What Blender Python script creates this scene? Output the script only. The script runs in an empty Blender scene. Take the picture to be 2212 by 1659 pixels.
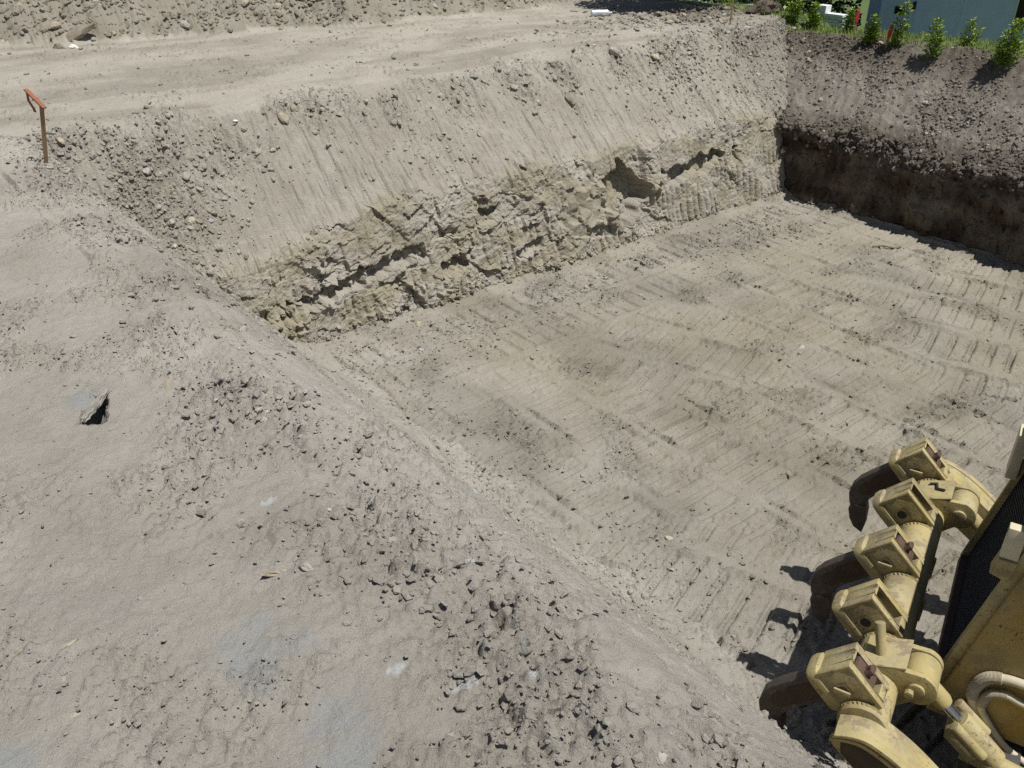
import bpy, bmesh, math, random
import numpy as np
from mathutils import Vector, Matrix

# ------------------------------------------------------------------ camera, sky, sun, exposure
S = bpy.context.scene
PITCH = math.radians(30.4)
CAM_H = 3.8
cam_d = bpy.data.cameras.new('camera')
cam = bpy.data.objects.new('camera', cam_d)
S.collection.objects.link(cam)
cam.location = (0, 0, CAM_H)
cam.rotation_euler = (math.pi / 2 - PITCH, 0, 0)
cam_d.sensor_width = 36.0
cam_d.lens = 36.0 * 1895 / 2212
cam_d.clip_start = 0.05
cam_d.clip_end = 2000
S.camera = cam

SUN = Vector((0.33, -0.192, 1.0)).normalized()
world = bpy.data.worlds.new('World')
S.world = world
world.use_nodes = True
wn = world.node_tree.nodes
sky = wn.new('ShaderNodeTexSky')
sky.sky_type = 'NISHITA'
sky.sun_disc = False
sky.sun_elevation = math.asin(SUN.z)
sky.sun_rotation = math.atan2(SUN.x, SUN.y)
world.node_tree.links.new(sky.outputs[0], wn['Background'].inputs[0])
wn['Background'].inputs[1].default_value = 0.05
sun_d = bpy.data.lights.new('sun', 'SUN')
sun_d.energy = 5.0
sun_d.angle = math.radians(0.53)
sun_d.color = (1.0, 0.975, 0.93)
sun_o = bpy.data.objects.new('sun', sun_d)
S.collection.objects.link(sun_o)
sun_o.rotation_euler = SUN.to_track_quat('Z', 'Y').to_euler()
sun_o.location = (5, -3, 20)
S.view_settings.view_transform = 'Standard'
S.view_settings.look = 'None'
S.view_settings.exposure = 0.08
S.view_settings.gamma = 1.0
S.view_settings.use_curve_mapping = False

rng = np.random.default_rng(7)
random.seed(7)
S.cycles.use_denoising = False
COL = S.collection

# ------------------------------------------------------------------ helpers: objects and tags
def tag(o, label=None, cat=None, group=None, kind=None):
    if label: o['label'] = label
    if cat: o['category'] = cat
    if group: o['group'] = group
    if kind: o['kind'] = kind
    return o

def empty(name, loc=(0, 0, 0), parent=None):
    o = bpy.data.objects.new(name, None)
    COL.objects.link(o)
    o.location = loc
    o.empty_display_size = 0.1
    o.parent = parent
    return o

def link(name, me, mats=None, parent=None):
    o = bpy.data.objects.new(name, me)
    COL.objects.link(o)
    if mats is not None:
        for m in (mats if isinstance(mats, (list, tuple)) else [mats]):
            me.materials.append(m)
    o.parent = parent
    return o

def mesh_np(name, V, F, smooth=True):
    """V (n,3), F (m,k) with constant k, built with foreach_set."""
    me = bpy.data.meshes.new(name)
    V = np.ascontiguousarray(V, np.float32)
    F = np.ascontiguousarray(F, np.int32)
    k = F.shape[1]
    me.vertices.add(len(V)); me.vertices.foreach_set('co', V.ravel())
    me.loops.add(F.size); me.loops.foreach_set('vertex_index', F.ravel())
    me.polygons.add(len(F))
    me.polygons.foreach_set('loop_start', np.arange(0, F.size, k, dtype=np.int32))
    me.polygons.foreach_set('use_smooth', np.full(len(F), smooth))
    me.update(calc_edges=True)
    return me

# ------------------------------------------------------------------ noise
_perm = rng.permutation(512).astype(np.int64) % 512
def _h2(ix, iy, s):
    return _perm[(_perm[(ix + s * 17) & 511] + iy) & 511]
def _h3(ix, iy, iz, s):
    return _perm[(_perm[(_perm[(ix + s * 17) & 511] + iy) & 511] + iz) & 511]
_ang = np.linspace(0, 2 * np.pi, 512, endpoint=False)
_gc, _gs = np.cos(_ang), np.sin(_ang)
_g3 = rng.normal(size=(512, 3)); _g3 /= np.linalg.norm(_g3, axis=1)[:, None]
_r1 = rng.random(512)

def perlin2(x, y, s=0):
    x = np.asarray(x, np.float64); y = np.asarray(y, np.float64)
    x, y = np.broadcast_arrays(x, y)
    ix = np.floor(x).astype(np.int64); iy = np.floor(y).astype(np.int64)
    fx = x - ix; fy = y - iy
    u = fx * fx * fx * (fx * (fx * 6 - 15) + 10); v = fy * fy * fy * (fy * (fy * 6 - 15) + 10)
    def g(dx, dy):
        h = _h2(ix + dx, iy + dy, s)
        return _gc[h] * (fx - dx) + _gs[h] * (fy - dy)
    a = g(0, 0); b = g(1, 0); c = g(0, 1); d = g(1, 1)
    return ((a + (b - a) * u) * (1 - v) + (c + (d - c) * u) * v) * 1.5

def perlin3(x, y, z, s=0):
    ix = np.floor(x).astype(np.int64); iy = np.floor(y).astype(np.int64); iz = np.floor(z).astype(np.int64)
    fx = x - ix; fy = y - iy; fz = z - iz
    f = lambda t: t * t * t * (t * (t * 6 - 15) + 10)
    u, v, w = f(fx), f(fy), f(fz)
    r = 0
    for dx in (0, 1):
        for dy in (0, 1):
            for dz in (0, 1):
                h = _h3(ix + dx, iy + dy, iz + dz, s)
                g = _g3[h]
                r = r + (g[..., 0] * (fx - dx) + g[..., 1] * (fy - dy) + g[..., 2] * (fz - dz)) * \
                    (u if dx else 1 - u) * (v if dy else 1 - v) * (w if dz else 1 - w)
    return r * 1.5

def fbm2(x, y, s=0, o=4, g=0.5):
    r = 0; a = 1.0
    for k in range(o):
        r = r + a * perlin2(x, y, s + k * 3); a *= g; x = x * 2.03 + 5.1; y = y * 2.03 - 3.7
    return r

def lumps(x, y, size, s=0, dens=0.5):
    """rounded clod heights in units of `size`: sparse domes of random radius on a jittered grid"""
    X = x / size; Y = y / size
    ix = np.floor(X).astype(np.int64); iy = np.floor(Y).astype(np.int64)
    out = np.zeros(np.broadcast(X, Y).shape)
    for dx in (-1, 0, 1):
        for dy in (-1, 0, 1):
            h = _h2(ix + dx, iy + dy, s)
            ex = _r1[(h + 101) & 511] < dens
            px = ix + dx + 0.15 + 0.7 * _r1[h]; py = iy + dy + 0.15 + 0.7 * _r1[(h + 57) & 511]
            R = 0.22 + 0.30 * _r1[(h + 211) & 511]
            ca = _gc[(h * 7) & 511]; sa = _gs[(h * 7) & 511]
            qx = (X - px) * ca + (Y - py) * sa; qy = -(X - px) * sa + (Y - py) * ca
            d2 = (qx * qx + qy * qy * 1.9) / (R * R)
            out = np.maximum(out, np.where(ex & (d2 < 1), R * np.sqrt(np.maximum(0, 1 - d2 * d2)), 0))
    return out

def facet(x, y, size, s=0, tilt=0.5, jit=0.9, sx=1.0):
    """broken-rock relief: every Voronoi cell is a tilted plane with its own offset"""
    X = x / (size * sx); Y = y / size
    ix = np.floor(X).astype(np.int64); iy = np.floor(Y).astype(np.int64)
    best = np.full(X.shape, 1e9); val = np.zeros(X.shape)
    for dx in (-1, 0, 1):
        for dy in (-1, 0, 1):
            h = _h2(ix + dx, iy + dy, s)
            px = ix + dx + 0.5 + jit * (_r1[h] - 0.5); py = iy + dy + 0.5 + jit * (_r1[(h + 57) & 511] - 0.5)
            d = (X - px) ** 2 + (Y - py) ** 2
            v = (_r1[(h + 99) & 511] - 0.5) + tilt * (_gc[(h * 5) & 511] * (X - px) + _gs[(h * 5) & 511] * (Y - py)) * 2
            m = d < best
            best = np.where(m, d, best); val = np.where(m, v, val)
    return val * size

def sst(e0, e1, x):
    t = np.clip((x - e0) / (e1 - e0), 0, 1)
    return t * t * (3 - 2 * t)
def bell(x, c, w):
    return np.exp(-((x - c) / w) ** 2)

# ------------------------------------------------------------------ site frame: a runs along the back wall, b runs away from the camera towards it
TH = math.radians(38.9)
CA, SA = math.cos(TH), math.sin(TH)
def ab2xy(a, b): return a * CA - b * SA, a * SA + b * CA
def xy2ab(x, y): return x * CA + y * SA, -x * SA + y * CA
def cast(px, py, z):
    """point of the ground at height z seen at full-view pixel (2212 x 1659), used to lay out the site plan"""
    u, v = px - 1106, py - 829.5
    fw = 1895 * math.cos(PITCH) - v * math.sin(PITCH); dn = 1895 * math.sin(PITCH) + v * math.cos(PITCH)
    t = (CAM_H - z) / dn
    return u * t, fw * t, z

ZP = 1.98                       # level of the ground round the pit
A_W, A_WC = 2.90, 1.12          # near bank: toe and crest
B_N, B_N2, B_NC = 6.68, 6.98, 7.95   # back wall: toe, top of the steep rock, crest of the slope
Z_N = 1.05
A_E, A_E2, A_EC = 10.10, 10.18, 11.30
Z_E = 0.93

def seq(*segs):
    r = []
    for s0, s1, st in segs:
        n = max(1, int(round((s1 - s0) / st)))
        r.append(np.linspace(s0, s1, n, endpoint=False))
    r.append(np.array([segs[-1][1]]))
    return np.concatenate(r)

ga = seq((-500, -60, 110), (-60, -10, 10), (-10, -1.5, 0.5), (-1.5, -0.4, 0.05), (-0.4, 0.6, 0.0115), (0.6, 3.0, 0.0105),
         (3.0, 10.04, 0.0148), (10.04, 10.10, 0.01), (10.10, 10.18, 0.0024), (10.18, 11.5, 0.018), (11.5, 12.6, 0.04),
         (12.6, 18, 0.2), (18, 30, 1.0), (30, 60, 6), (60, 500, 110))
gb = seq((-500, -60, 110), (-60, -10, 10), (-10, -0.2, 0.4), (-0.2, 0.4, 0.06), (0.4, 2.6, 0.0105), (2.6, 6.6, 0.0138),
         (6.6, 6.68, 0.01), (6.68, 6.98, 0.0036), (6.98, 8.05, 0.0145), (8.05, 9.2, 0.028), (9.2, 12.0, 0.05), (12.0, 17.5, 0.09),
         (17.5, 24, 0.5), (24, 60, 4), (60, 500, 110))
NA, NB = len(ga), len(gb)
A, B = np.meshgrid(ga, gb, indexing='ij')

# ---- smooth site plan
wob_w = 0.05 * perlin2(B * 0.8, 0 * B, 1) + 0.025 * perlin2(B * 2.3, 0 * B + 4, 2)
crest_w = A_WC + 0.10 * perlin2(B * 0.55 + 3.3, 0 * B, 4)
tw = np.clip((A_W + wob_w - A) / (A_W - crest_w), -1, 3)
def softclip(t, k):           # 0..1 ramp with rounded top
    return np.where(t < 1 - k, t, np.where(t > 1 + k, 1, t - (t - 1 + k) ** 2 / (4 * k)))
bulge = 0.07 * bell(B, 0.4, 0.6)
_wa = np.array([-900, 1.10, 1.20, 1.31, 1.42, 1.55, 1.70, 2.00, 2.40, 2.70, 2.85, 3.00, 3.14, 900])
_wz = np.array([1.98, 1.98, 1.974, 1.938, 1.87, 1.74, 1.555, 1.165, 0.655, 0.28, 0.115, 0.03, 0.0, 0.0])
Aw = A - 0.6 * wob_w - (0.10 * perlin2(B * 1.7, A * 0.6, 3) + 0.06 * perlin2(B * 4.1, A * 2, 16)) * sst(2.3, 2.9, A) - 0.5 * (crest_w - A_WC) * sst(2.6, 1.6, A)
PW = sum(np.interp(Aw + o_, _wa, _wz) for o_ in (-0.06, -0.02, 0.02, 0.06)) / 4 + bulge * bell(A, 2.0, 0.45)
wob_n = 0.05 * perlin2(A * 0.7, 0 * A, 5) + 0.04 * perlin2(A * 1.9, 0 * A, 6)
cn = B_NC + 0.07 * perlin2(A * 0.6, 0 * A, 7) + 0.03 * perlin2(A * 2.2, 0 * A + 9, 8)
zn_top = Z_N + 0.06 * perlin2(A * 1.1, 0 * A, 9) - 0.30 * sst(4.2, 2.6, A)
tn1 = np.clip((B - B_N) / (B_N2 - B_N), 0, 1)
tn2 = np.clip((B - B_N2) / (cn - B_N2), 0, 3)
PN = np.where(B < B_N2, tn1 * zn_top, zn_top + (ZP - zn_top) * softclip(tn2, 0.16))
ce = A_EC + 0.08 * perlin2(B * 0.7, 0 * B, 11) + 0.05 * perlin2(B * 2.1, 0 * B + 2, 12)
ze_top = Z_E + 0.05 * perlin2(B * 1.3, 0 * B, 13)
te1 = np.clip((A - A_E) / (A_E2 - A_E), 0, 1)
te2 = np.clip((A - A_E2) / (ce - A_E2), 0, 3)
ZE_C = 1.89 - 0.13 * sst(4.0, 9.0, B)
PE = np.where(A < A_E2, te1 * ze_top, ze_top + (ZE_C + 0.05 - ze_top) * softclip(te2, 0.10))
# far side of the east crest falls away to the neighbour's lower yard
fall = sst(11.75, 17.5, A)
Z0 = np.maximum(np.maximum(PW, PN), PE)
isW = (PW >= PN) & (PW >= PE) & (PW > 0.004)
isN = (PN > PW) & (PN >= PE) & (PN > 0.004)
isE = (PE > PW) & (PE > PN) & (PE > 0.004)
isF = ~(isW | isN | isE)
floor_w = isF.astype(float)
X0, Y0 = ab2xy(A, B)
# spoil heap behind the haul track, top left
dm = -(0.416) * (X0 + 6.0) + 0.909 * (Y0 - 10.87) + 0.25 * perlin2(X0 * 0.7, Y0 * 0.7, 15)
mound = np.clip(dm, 0, 4.0) * 0.62 * sst(0.6, -1.2, X0 - 0.25 * np.clip(dm, 0, 3)) * sst(-16, -9, X0)
mound_m = sst(0.0, 0.12, mound)
Z0 = Z0 + np.where(B > 8.5, mound, 0)
Z0 = Z0 - fall * 4.6
# slope to the north-east: the track climbs gently behind
plateau = (Z0 > ZP - 0.10) & (~isE) & (A < 12.3)
# ------------------------------------------------------------------ relief of the earth
dA = np.zeros_like(A); dB = np.zeros_like(A); dZ = np.zeros_like(A)
near = (A > -1.6) & (A < 13) & (B > -0.4) & (B < 18.5)
def on(mask, fn):
    out = np.zeros_like(A)
    if mask.any(): out[mask] = fn(A[mask], B[mask])
    return out

# where loose clods lie (also used to scatter them)
n1 = on(near, lambda a, b: perlin2(a * 1.3, b * 1.3, 21) + 0.5 * perlin2(a * 3.1, b * 3.1, 22))
n2 = on(near, lambda a, b: perlin2(a * 0.9 + 7, b * 0.9, 23))
crest_a = 1.02 + 0.26 * sst(2.0, 5.0, B) + 0.15 * sst(5.2, 7.2, B) + 0.10 * np.sin(B * 1.7 + 0.4) + 0.10 * perlin2(B * 0.9, 0 * B, 24)
m_wcrest = bell(A, crest_a, 0.26) * sst(-0.45, 0.25, n1) * (B < 8.0)
m_wslope = np.where(isW & (A > 1.2), 0.16 * sst(-0.1, 0.5, n1), 0)
m_corner = np.exp(-(((A - 1.85) / 0.70) ** 2 + ((B - 7.45) / 0.42) ** 2)) * sst(-0.8, 0.3, n1) * sst(1.2, 1.6, A)
m_ncrest = bell(B, 7.78 + 0.1 * n2, 0.22) * sst(-0.5, 0.3, n1) * (A > 1.6) * (A < 11.4)
m_nslope = np.where(isN & (B > B_N2), 0.16 * sst(0.0, 0.7, n1) + 0.03 + 0.28 * sst(7.0, 9.8, A), 0) * sst(0.05, -0.05, B - cn)
m_eslope = np.where(isE & (A > A_E2), np.clip(0.22 + 0.45 * n1, 0.05, 0.8), 0) * (A < 11.45)
m_ne = np.exp(-(((A - 10.3) / 1.3) ** 2 + ((B - 9.0) / 0.55) ** 2)) * 0.9
m_toe = np.where(isF, bell(B, 6.15, 0.42) * sst(-0.7, 0.2, n1) + 0.55 * bell(A, 3.25, 0.38) * sst(-0.6, 0.3, n1), 0) + np.where(isW, 0.8 * bell(A, 2.95, 0.18) * sst(-0.5, 0.2, n1), 0)
m_plate = np.where(plateau, 0.05 * sst(0.1, 0.7, n1), 0)
m_mound = np.where(B > 8.5, mound_m, 0) * (0.5 + 0.5 * sst(-0.4, 0.4, n1))

# compacted plateau and near bank surface
pl = plateau & near
dZ += on(near & (isW | plateau), lambda a, b: 0.012 * fbm2(a * 1.1, b * 1.1, 31, 3) + 0.005 * fbm2(a * 7, b * 7, 33, 3) + 0.0035 * fbm2(a * 24, b * 24, 34, 2))
hard = on(near & (isW | plateau), lambda a, b: sst(-0.25, 0.45, fbm2(a * 1.7, b * 1.7, 35, 3)))   # crumbly patches
dZ += on(near & (isW | plateau) & (B < 8.3), lambda a, b: 0.55 * 0.016 * lumps(a, b, 0.035, 36, 0.35)) * 0
dZ += np.where(near & (isW | plateau), hard * on(near & (isW | plateau), lambda a, b: 0.55 * 0.03 * lumps(a, b, 0.03, 37, 0.6) / 0.4 + 0.30 * 0.06 * lumps(a, b, 0.06, 38, 0.25) / 0.4), 0)
# cracks in the crust
def cracks(a, b):
    w = 0.05 * perlin2(a * 9, b * 9, 41)
    p = perlin2(a * 3.4 + w, b * 3.4 - w, 42)
    q = perlin2(a * 6.1 + w, b * 6.1 + w, 43)
    k = sst(0.15, 0.5, perlin2(a * 1.2, b * 1.2, 44) + 0.15)
    return -0.010 * (np.exp(-(p / 0.022) ** 2) + 0.7 * np.exp(-(q / 0.03) ** 2)) * k
dZ += on(near & (isW | plateau) & (B < 8), cracks)
# haul-track streaks on the far plateau, running along the back wall
far_pl = plateau & near & (B > 8.0) & (mound_m < 0.9)
dZ += on(far_pl, lambda a, b: 0.014 * perlin2(a * 0.35, b * 1.7 + 1.2 * perlin2(a * 0.3, b * 0.4, 54), 51) + 0.007 * perlin2(a * 0.9, b * 5 + 2.0 * perlin2(a * 0.4, b * 0.5, 55), 52) + 0.006 * fbm2(a * 5, b * 7, 53, 3))
# crust broken into tilted plates along the crests, finer elsewhere
def plates(a, b):
    wa = a + 0.02 * perlin2(a * 12, b * 12, 45); wb_ = b + 0.02 * perlin2(a * 12, b * 12, 46)
    return 0.30 * facet(wa, wb_, 0.13, 47, 0.40, 0.95) + 0.42 * facet(wa, wb_, 0.062, 48, 0.55, 0.95) + 0.40 * facet(wa, wb_, 0.032, 49, 0.6, 0.95)
m_pl = np.clip(m_wcrest * 0.60 + 0.60 * m_corner + 0.7 * m_ncrest + 0.6 * m_ne + 0.34 * m_wslope / 0.16 * isW + 0.20 * hard * (B < 8.2), 0, 0.8)
plz = near & (m_pl > 0.02)
dZ += m_pl * on(plz, plates)
# raised clods set in the surface
m_all = np.clip(m_wcrest + m_corner + m_ncrest + m_nslope + m_eslope + m_ne + 0.5 * m_toe + m_plate + m_mound, 0, 1)
cl = near & (m_all > 0.03)
big = on(cl, lambda a, b: lumps(a, b, 0.115, 61, 0.30))
mid = on(cl, lambda a, b: lumps(a + 0.03 * perlin2(a * 20, b * 20, 60), b, 0.06, 62, 0.5))
sml = on(cl, lambda a, b: lumps(a, b, 0.032, 63, 0.7))
dZ += m_all * (1 - 0.55 * np.clip(m_wcrest * 1.5, 0, 1)) * (0.115 * 0.55 * big * (m_all > 0.25) + 0.06 * 0.75 * mid + 0.032 * 0.9 * sml)
dZ += on(cl, lambda a, b: 0.016 * fbm2(a * 5, b * 5, 64, 3)) * m_all
dZ += np.where(mound_m > 0.3, on(near & (mound_m > 0.3), lambda a, b: 0.10 * fbm2(a * 1.7, b * 1.7, 65, 3) + 0.16 * 0.4 * lumps(a, b, 0.16, 66, 0.15) + 0.08 * 0.5 * lumps(a, b, 0.08, 67, 0.35) + 0.03 * fbm2(a * 6, b * 6, 68, 3)), 0)
# bucket-tooth streaks down the back slope
nsl = near & isN & (B >= B_N2) & (B < cn + 0.02)
fade_n = sst(0.02, -0.12, B - cn)
dZ += fade_n * on(nsl, lambda a, b: 0.020 * perlin2(a * 8.5, b * 0.7, 71) + 0.016 * perlin2(a * 17 + 0.6 * b, b * 1.3, 72) + 0.013 * perlin2(a * 30, b * 4.0, 73) + 0.010 * perlin2(a * 52, b * 11.0, 78) + 0.03 * fbm2(a * 1.6, b * 1.6, 74, 3) + 0.006 * fbm2(a * 18, b * 14, 75, 2))
dZ += fade_n * on(nsl, lambda a, b: -0.020 * sst(0.55, 0.9, np.sin(a * 2 * np.pi / 0.135 + 3 * perlin2(a * 0.9, b * 0.8, 76))) * sst(-0.15, 0.4, perlin2(a * 1.1, b * 1.4, 77)))
# streaks and lumps on the far (east) slope and near slope
esl = near & isE & (A >= A_E2)
dZ += on(esl, lambda a, b: 0.04 * fbm2(a * 2.2, b * 2.2, 81, 4) + 0.016 * perlin2(a * 1.6, b * 12, 82) + 0.012 * fbm2(a * 14, b * 14, 83, 2))
wsl = near & isW & (A > 1.0)
dZ += on(wsl, lambda a, b: 0.034 * perlin2(b * 1.3 + 2, a * 2.0, 84) + 0.020 * perlin2(b * 0.9, a * 6.5, 89) + 0.012 * perlin2(b * 1.6, a * 17, 90) + 0.011 * fbm2(a * 6, b * 3.2, 85, 3) + 0.006 * fbm2(a * 22, b * 16, 86, 2))
def wledge(a, b):     # slumped ledges parallel to the crest
    c = 1.65 + 0.12 * perlin2(b * 1.4, 0 * b, 87)
    return -0.06 * sst(-0.02, 0.03, a - c) * sst(0.0, 0.4, perlin2(b * 0.9 + 5, 0 * b, 88)) * sst(0.35, 0.0, a - c)
dZ += on(wsl, wledge)

# crawler tracks pressed into the pit floor
def floor_relief(a, b):
    z = 0.007 * fbm2(a * 0.8, b * 0.8, 91, 3) + 0.006 * fbm2(a * 6, b * 6, 92, 3) + 0.0028 * perlin2(a * 31, b * 31, 93)
    wb = sst(5.0, 5.6, b + 0.3 * perlin2(a * 0.7, b * 0.7, 94))
    def lane(p, q, s, per):
        # p across the lanes, q along them
        p = p + 0.10 * perlin2(q * 0.25, p * 0.15, s) 
        k = np.floor(p / per); f = p / per - k
        kid = (k.astype(np.int64) * 37 + s * 11) & 511
        inside = sst(0.07, 0.10, f) * sst(0.79, 0.76, f)
        strength = sst(-0.85, -0.25, perlin2(q * 0.9 + 3.1 * k, k * 1.7, s + 1)) * (0.45 + 0.55 * _r1[kid])
        ph = (q / 0.169 + _r1[(kid + 77) & 511] + 0.03 * perlin2(p * 3, q * 3, s + 2)) % 1.0
        groove = -0.052 * np.exp(-((ph - 0.5) / 0.065) ** 2) + 0.024 * np.exp(-((ph - 0.64) / 0.06) ** 2)
        edge = np.exp(-((f - 0.03) / 0.045) ** 2) + 0.7 * np.exp(-((f - 0.83) / 0.05) ** 2)
        ru = 0.030 * edge * sst(-0.3, 0.45, perlin2(q * 1.5 + 9 * k, f * 2, s + 3)) * (0.5 + 0.6 * perlin2(q * 9, p * 9, s + 4))
        return inside * strength * groove * (0.55 + 0.6 * sst(-0.4, 0.3, perlin2(q * 5, p * 5, s + 5))) - 0.007 * inside + ru, edge * sst(-0.3, 0.45, perlin2(q * 1.5 + 9 * k, f * 2, s + 3))
    z1, e1 = lane(a, b, 101, 0.56)
    z2, e2 = lane(b, a, 121, 0.60)
    wb2 = np.maximum(wb, sst(4.4, 3.6, a + 0.3 * perlin2(a * 0.9, b * 0.9, 95)) * 0.0)
    c12, s12 = math.cos(0.30), math.sin(0.30)
    z3, e3 = lane(a * c12 + b * s12, -a * s12 + b * c12, 141, 0.72)
    w3 = sst(0.0, 0.35, perlin2(a * 0.45, b * 0.45, 100))
    z1 = z1 * (1 - w3) + z3 * w3; e1 = e1 * (1 - w3) + e3 * w3
    z = z + z1 * (1 - wb2) + z2 * wb2 * 0.8
    z = z + 0.22 * facet(a, b, 0.045, 107, 0.5, 0.95) * sst(-0.1, 0.4, fbm2(a * 2.3, b * 2.3, 108, 3))
    crumb = np.clip(e1 * (1 - wb2) + 0.4 * e2 * wb2 + 0.7 * sst(0.1, 0.6, perlin2(a * 1.8, b * 1.8, 96)), 0, 1)
    z = z + crumb * (0.05 * 0.5 * facet(a, b, 0.06, 109, 0.6, 0.95) / 0.06 + 0.04 * 0.6 * lumps(a, b, 0.04, 97, 0.5) + 0.075 * 0.5 * lumps(a, b, 0.075, 98, 0.3) + 0.024 * 0.6 * lumps(a, b, 0.024, 99, 0.6))
    return z, crumb
fl = near & isF
m_floor = np.zeros_like(A)
zz, cc = floor_relief(A[fl], B[fl])
dZ[fl] += zz; m_floor[fl] = cc
# talus of fines along the toes of the walls
dZ += np.where(fl, 0.07 * np.exp(-np.clip(B_N - B, 0, 9) / 0.10) + 0.05 * np.exp(-np.clip(A_E - A, 0, 9) / 0.06), 0)

# ---- broken rock of the back wall: pushed out and in along b
wl = near & isN & (B >= B_N - 1e-6) & (B <= B_N2 + 0.16)
a_, z_ = A[wl], Z0[wl]
top = np.where(B[wl] > B_N2, np.exp(-((B[wl] - B_N2) / 0.07) ** 2), 1.0)
dip = z_ - 0.10 * a_ + 0.05 * perlin2(a_ * 2, z_ * 2, 130)
rock = 0.55 * facet(a_ + 0.03 * perlin2(a_ * 5, z_ * 5, 131), dip * 1.05, 0.30, 132, 0.5, 1.1) \
     + 0.60 * facet(a_ + 0.02 * perlin2(a_ * 9, z_ * 9, 133), dip * 1.05, 0.15, 134, 0.65, 1.0) \
     + 0.60 * facet(a_, dip * 1.3, 0.07, 135, 0.7, 0.95) + 0.5 * facet(a_, dip * 1.2, 0.036, 145, 0.7, 0.95)
left = sst(7.4, 5.6, a_)            # the left half is more shattered, the right half shows regular tooth cuts
cut = np.abs(((a_ / 0.095 + 0.5 * perlin2(a_ * 1.3, z_ * 0.8, 136)) % 1.0) - 0.5) * 2
tooth = 0.060 * (np.sqrt(np.clip(1 - (1 - cut) ** 2, 0, 1)) - 0.6) * sst(-0.25, 0.35, perlin2(a_ * 2.2, z_ * 3.4, 137) + 0.10 - 0.10 * left) * (0.35 + 0.65 * sst(0.75, 0.45, z_))
D = rock * (0.13 + 0.14 * left) * (0.55 + 0.9 * sst(-0.2, 0.5, perlin2(a_ * 1.4, z_ * 2.2, 148))) + tooth + 0.03 * perlin2(a_ * 3, z_ * 3, 138) + 0.006 * fbm2(a_ * 26, z_ * 26, 139, 2)
# smooth stained face and the deep broken-out hollow beside it
def blob(ac, zc, ra, rz, tilt=0.0):
    u = (a_ - ac) / ra; w = (z_ - zc - tilt * (a_ - ac)) / rz
    return u, w
u, w = blob(6.5, 0.58, 0.34, 0.40, 0.35)
face = sst(1.0, 0.7, np.maximum(np.abs(u) + 0.35 * w, np.abs(w)) + 0.45 * fbm2(a_ * 5, z_ * 5, 146, 3))
D = D * (1 - face) + face * (0.03 + 0.06 * u + 0.3 * facet(a_, dip, 0.12, 147, 0.5, 0.9) + 0.010 * fbm2(a_ * 9, z_ * 9, 140, 3))
u, w = blob(7.15, 0.60, 0.42, 0.36, -0.15)
hol = sst(1.0, 0.86, np.abs(u) + np.abs(w) * 0.9 + 0.25 * perlin2(a_ * 7, z_ * 7, 141))
D = D - hol * (0.17 + 0.06 * u)
u, w = blob(7.62, 0.80, 0.16, 0.30, 0.1)
D = D + 0.08 * sst(1.0, 0.7, np.maximum(np.abs(u), np.abs(w)))
u, w = blob(8.35, 0.66, 0.62, 0.10, 0.12)
D = D - 0.13 * sst(1.0, 0.75, np.maximum(np.abs(u), np.abs(w)) + 0.55 * fbm2(a_ * 5, z_ * 6, 142, 3))
for (ac, zc, ra, rz, dp) in ((3.35, 0.42, 0.40, 0.06, 0.10), (4.05, 0.55, 0.30, 0.08, 0.09), (4.75, 0.38, 0.22, 0.07, 0.08), (5.2, 0.74, 0.20, 0.06, 0.08), (5.65, 0.30, 0.25, 0.05, 0.07)):
    u, w = blob(ac, zc, ra, rz, 0.15)
    D = D - dp * sst(1.0, 0.75, np.maximum(np.abs(u), np.abs(w)) + 0.75 * fbm2(a_ * 6 + ac, z_ * 6, 143, 3))
foot = sst(0.0, 0.10, z_)
dB[wl] += -(D * top * (0.35 + 0.65 * foot)) - 0.02
dZ[wl] += 0.02 * perlin2(a_ * 9, z_ * 9, 144) * top
# the wall leans: wobble of its line carried by every row above the toe
wn_all = near & isN
dB[wn_all] += -wob_n[wn_all]

# ---- shaded far wall: undercut below a ragged lip of roots and topsoil
we = near & isE & (A >= A_E - 1e-6) & (A <= A_E2 + 0.20)
b_, ze_ = B[we], Z0[we]
tope = np.where(A[we] > A_E2, np.exp(-((A[we] - A_E2) / 0.09) ** 2), 1.0)
lipz = Z_E - 0.10 * sst(-0.3, 0.5, perlin2(b_ * 1.1, 0 * b_, 159))
lip = np.exp(-((ze_ - lipz) / 0.11) ** 2)
Dl = 0.35 * facet(b_, ze_, 0.12, 161, 0.5, 0.95) * lip + 0.15 * sst(-0.5, 0.6, fbm2(b_ * 3.3, ze_ * 2.0, 151, 4)) * lip + 0.05 * fbm2(b_ * 8, ze_ * 8, 152, 3) * lip
Dw = 0.07 * fbm2(b_ * 1.3, ze_ * 1.8, 153, 4) + 0.034 * perlin2(b_ * 6.5, ze_ * 0.8, 154) + 0.05 * np.exp(-ze_ / 0.12) * (0.5 + perlin2(b_ * 1.3, 0 * b_, 158)) + 0.006 * fbm2(b_ * 14, ze_ * 14, 155, 2)
Dw = Dw + 0.28 * facet(b_, ze_ * 0.8, 0.10, 162, 0.5, 0.95) + 0.3 * facet(b_, ze_, 0.045, 163, 0.5, 0.95)
dA[we] += -(Dl + Dw) * tope
dZ[we] += (-0.05 * sst(-0.2, 0.6, perlin2(b_ * 4.2, ze_ * 3, 156)) * lip + 0.03 * perlin2(b_ * 11, ze_ * 11, 157)) * tope

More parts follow.
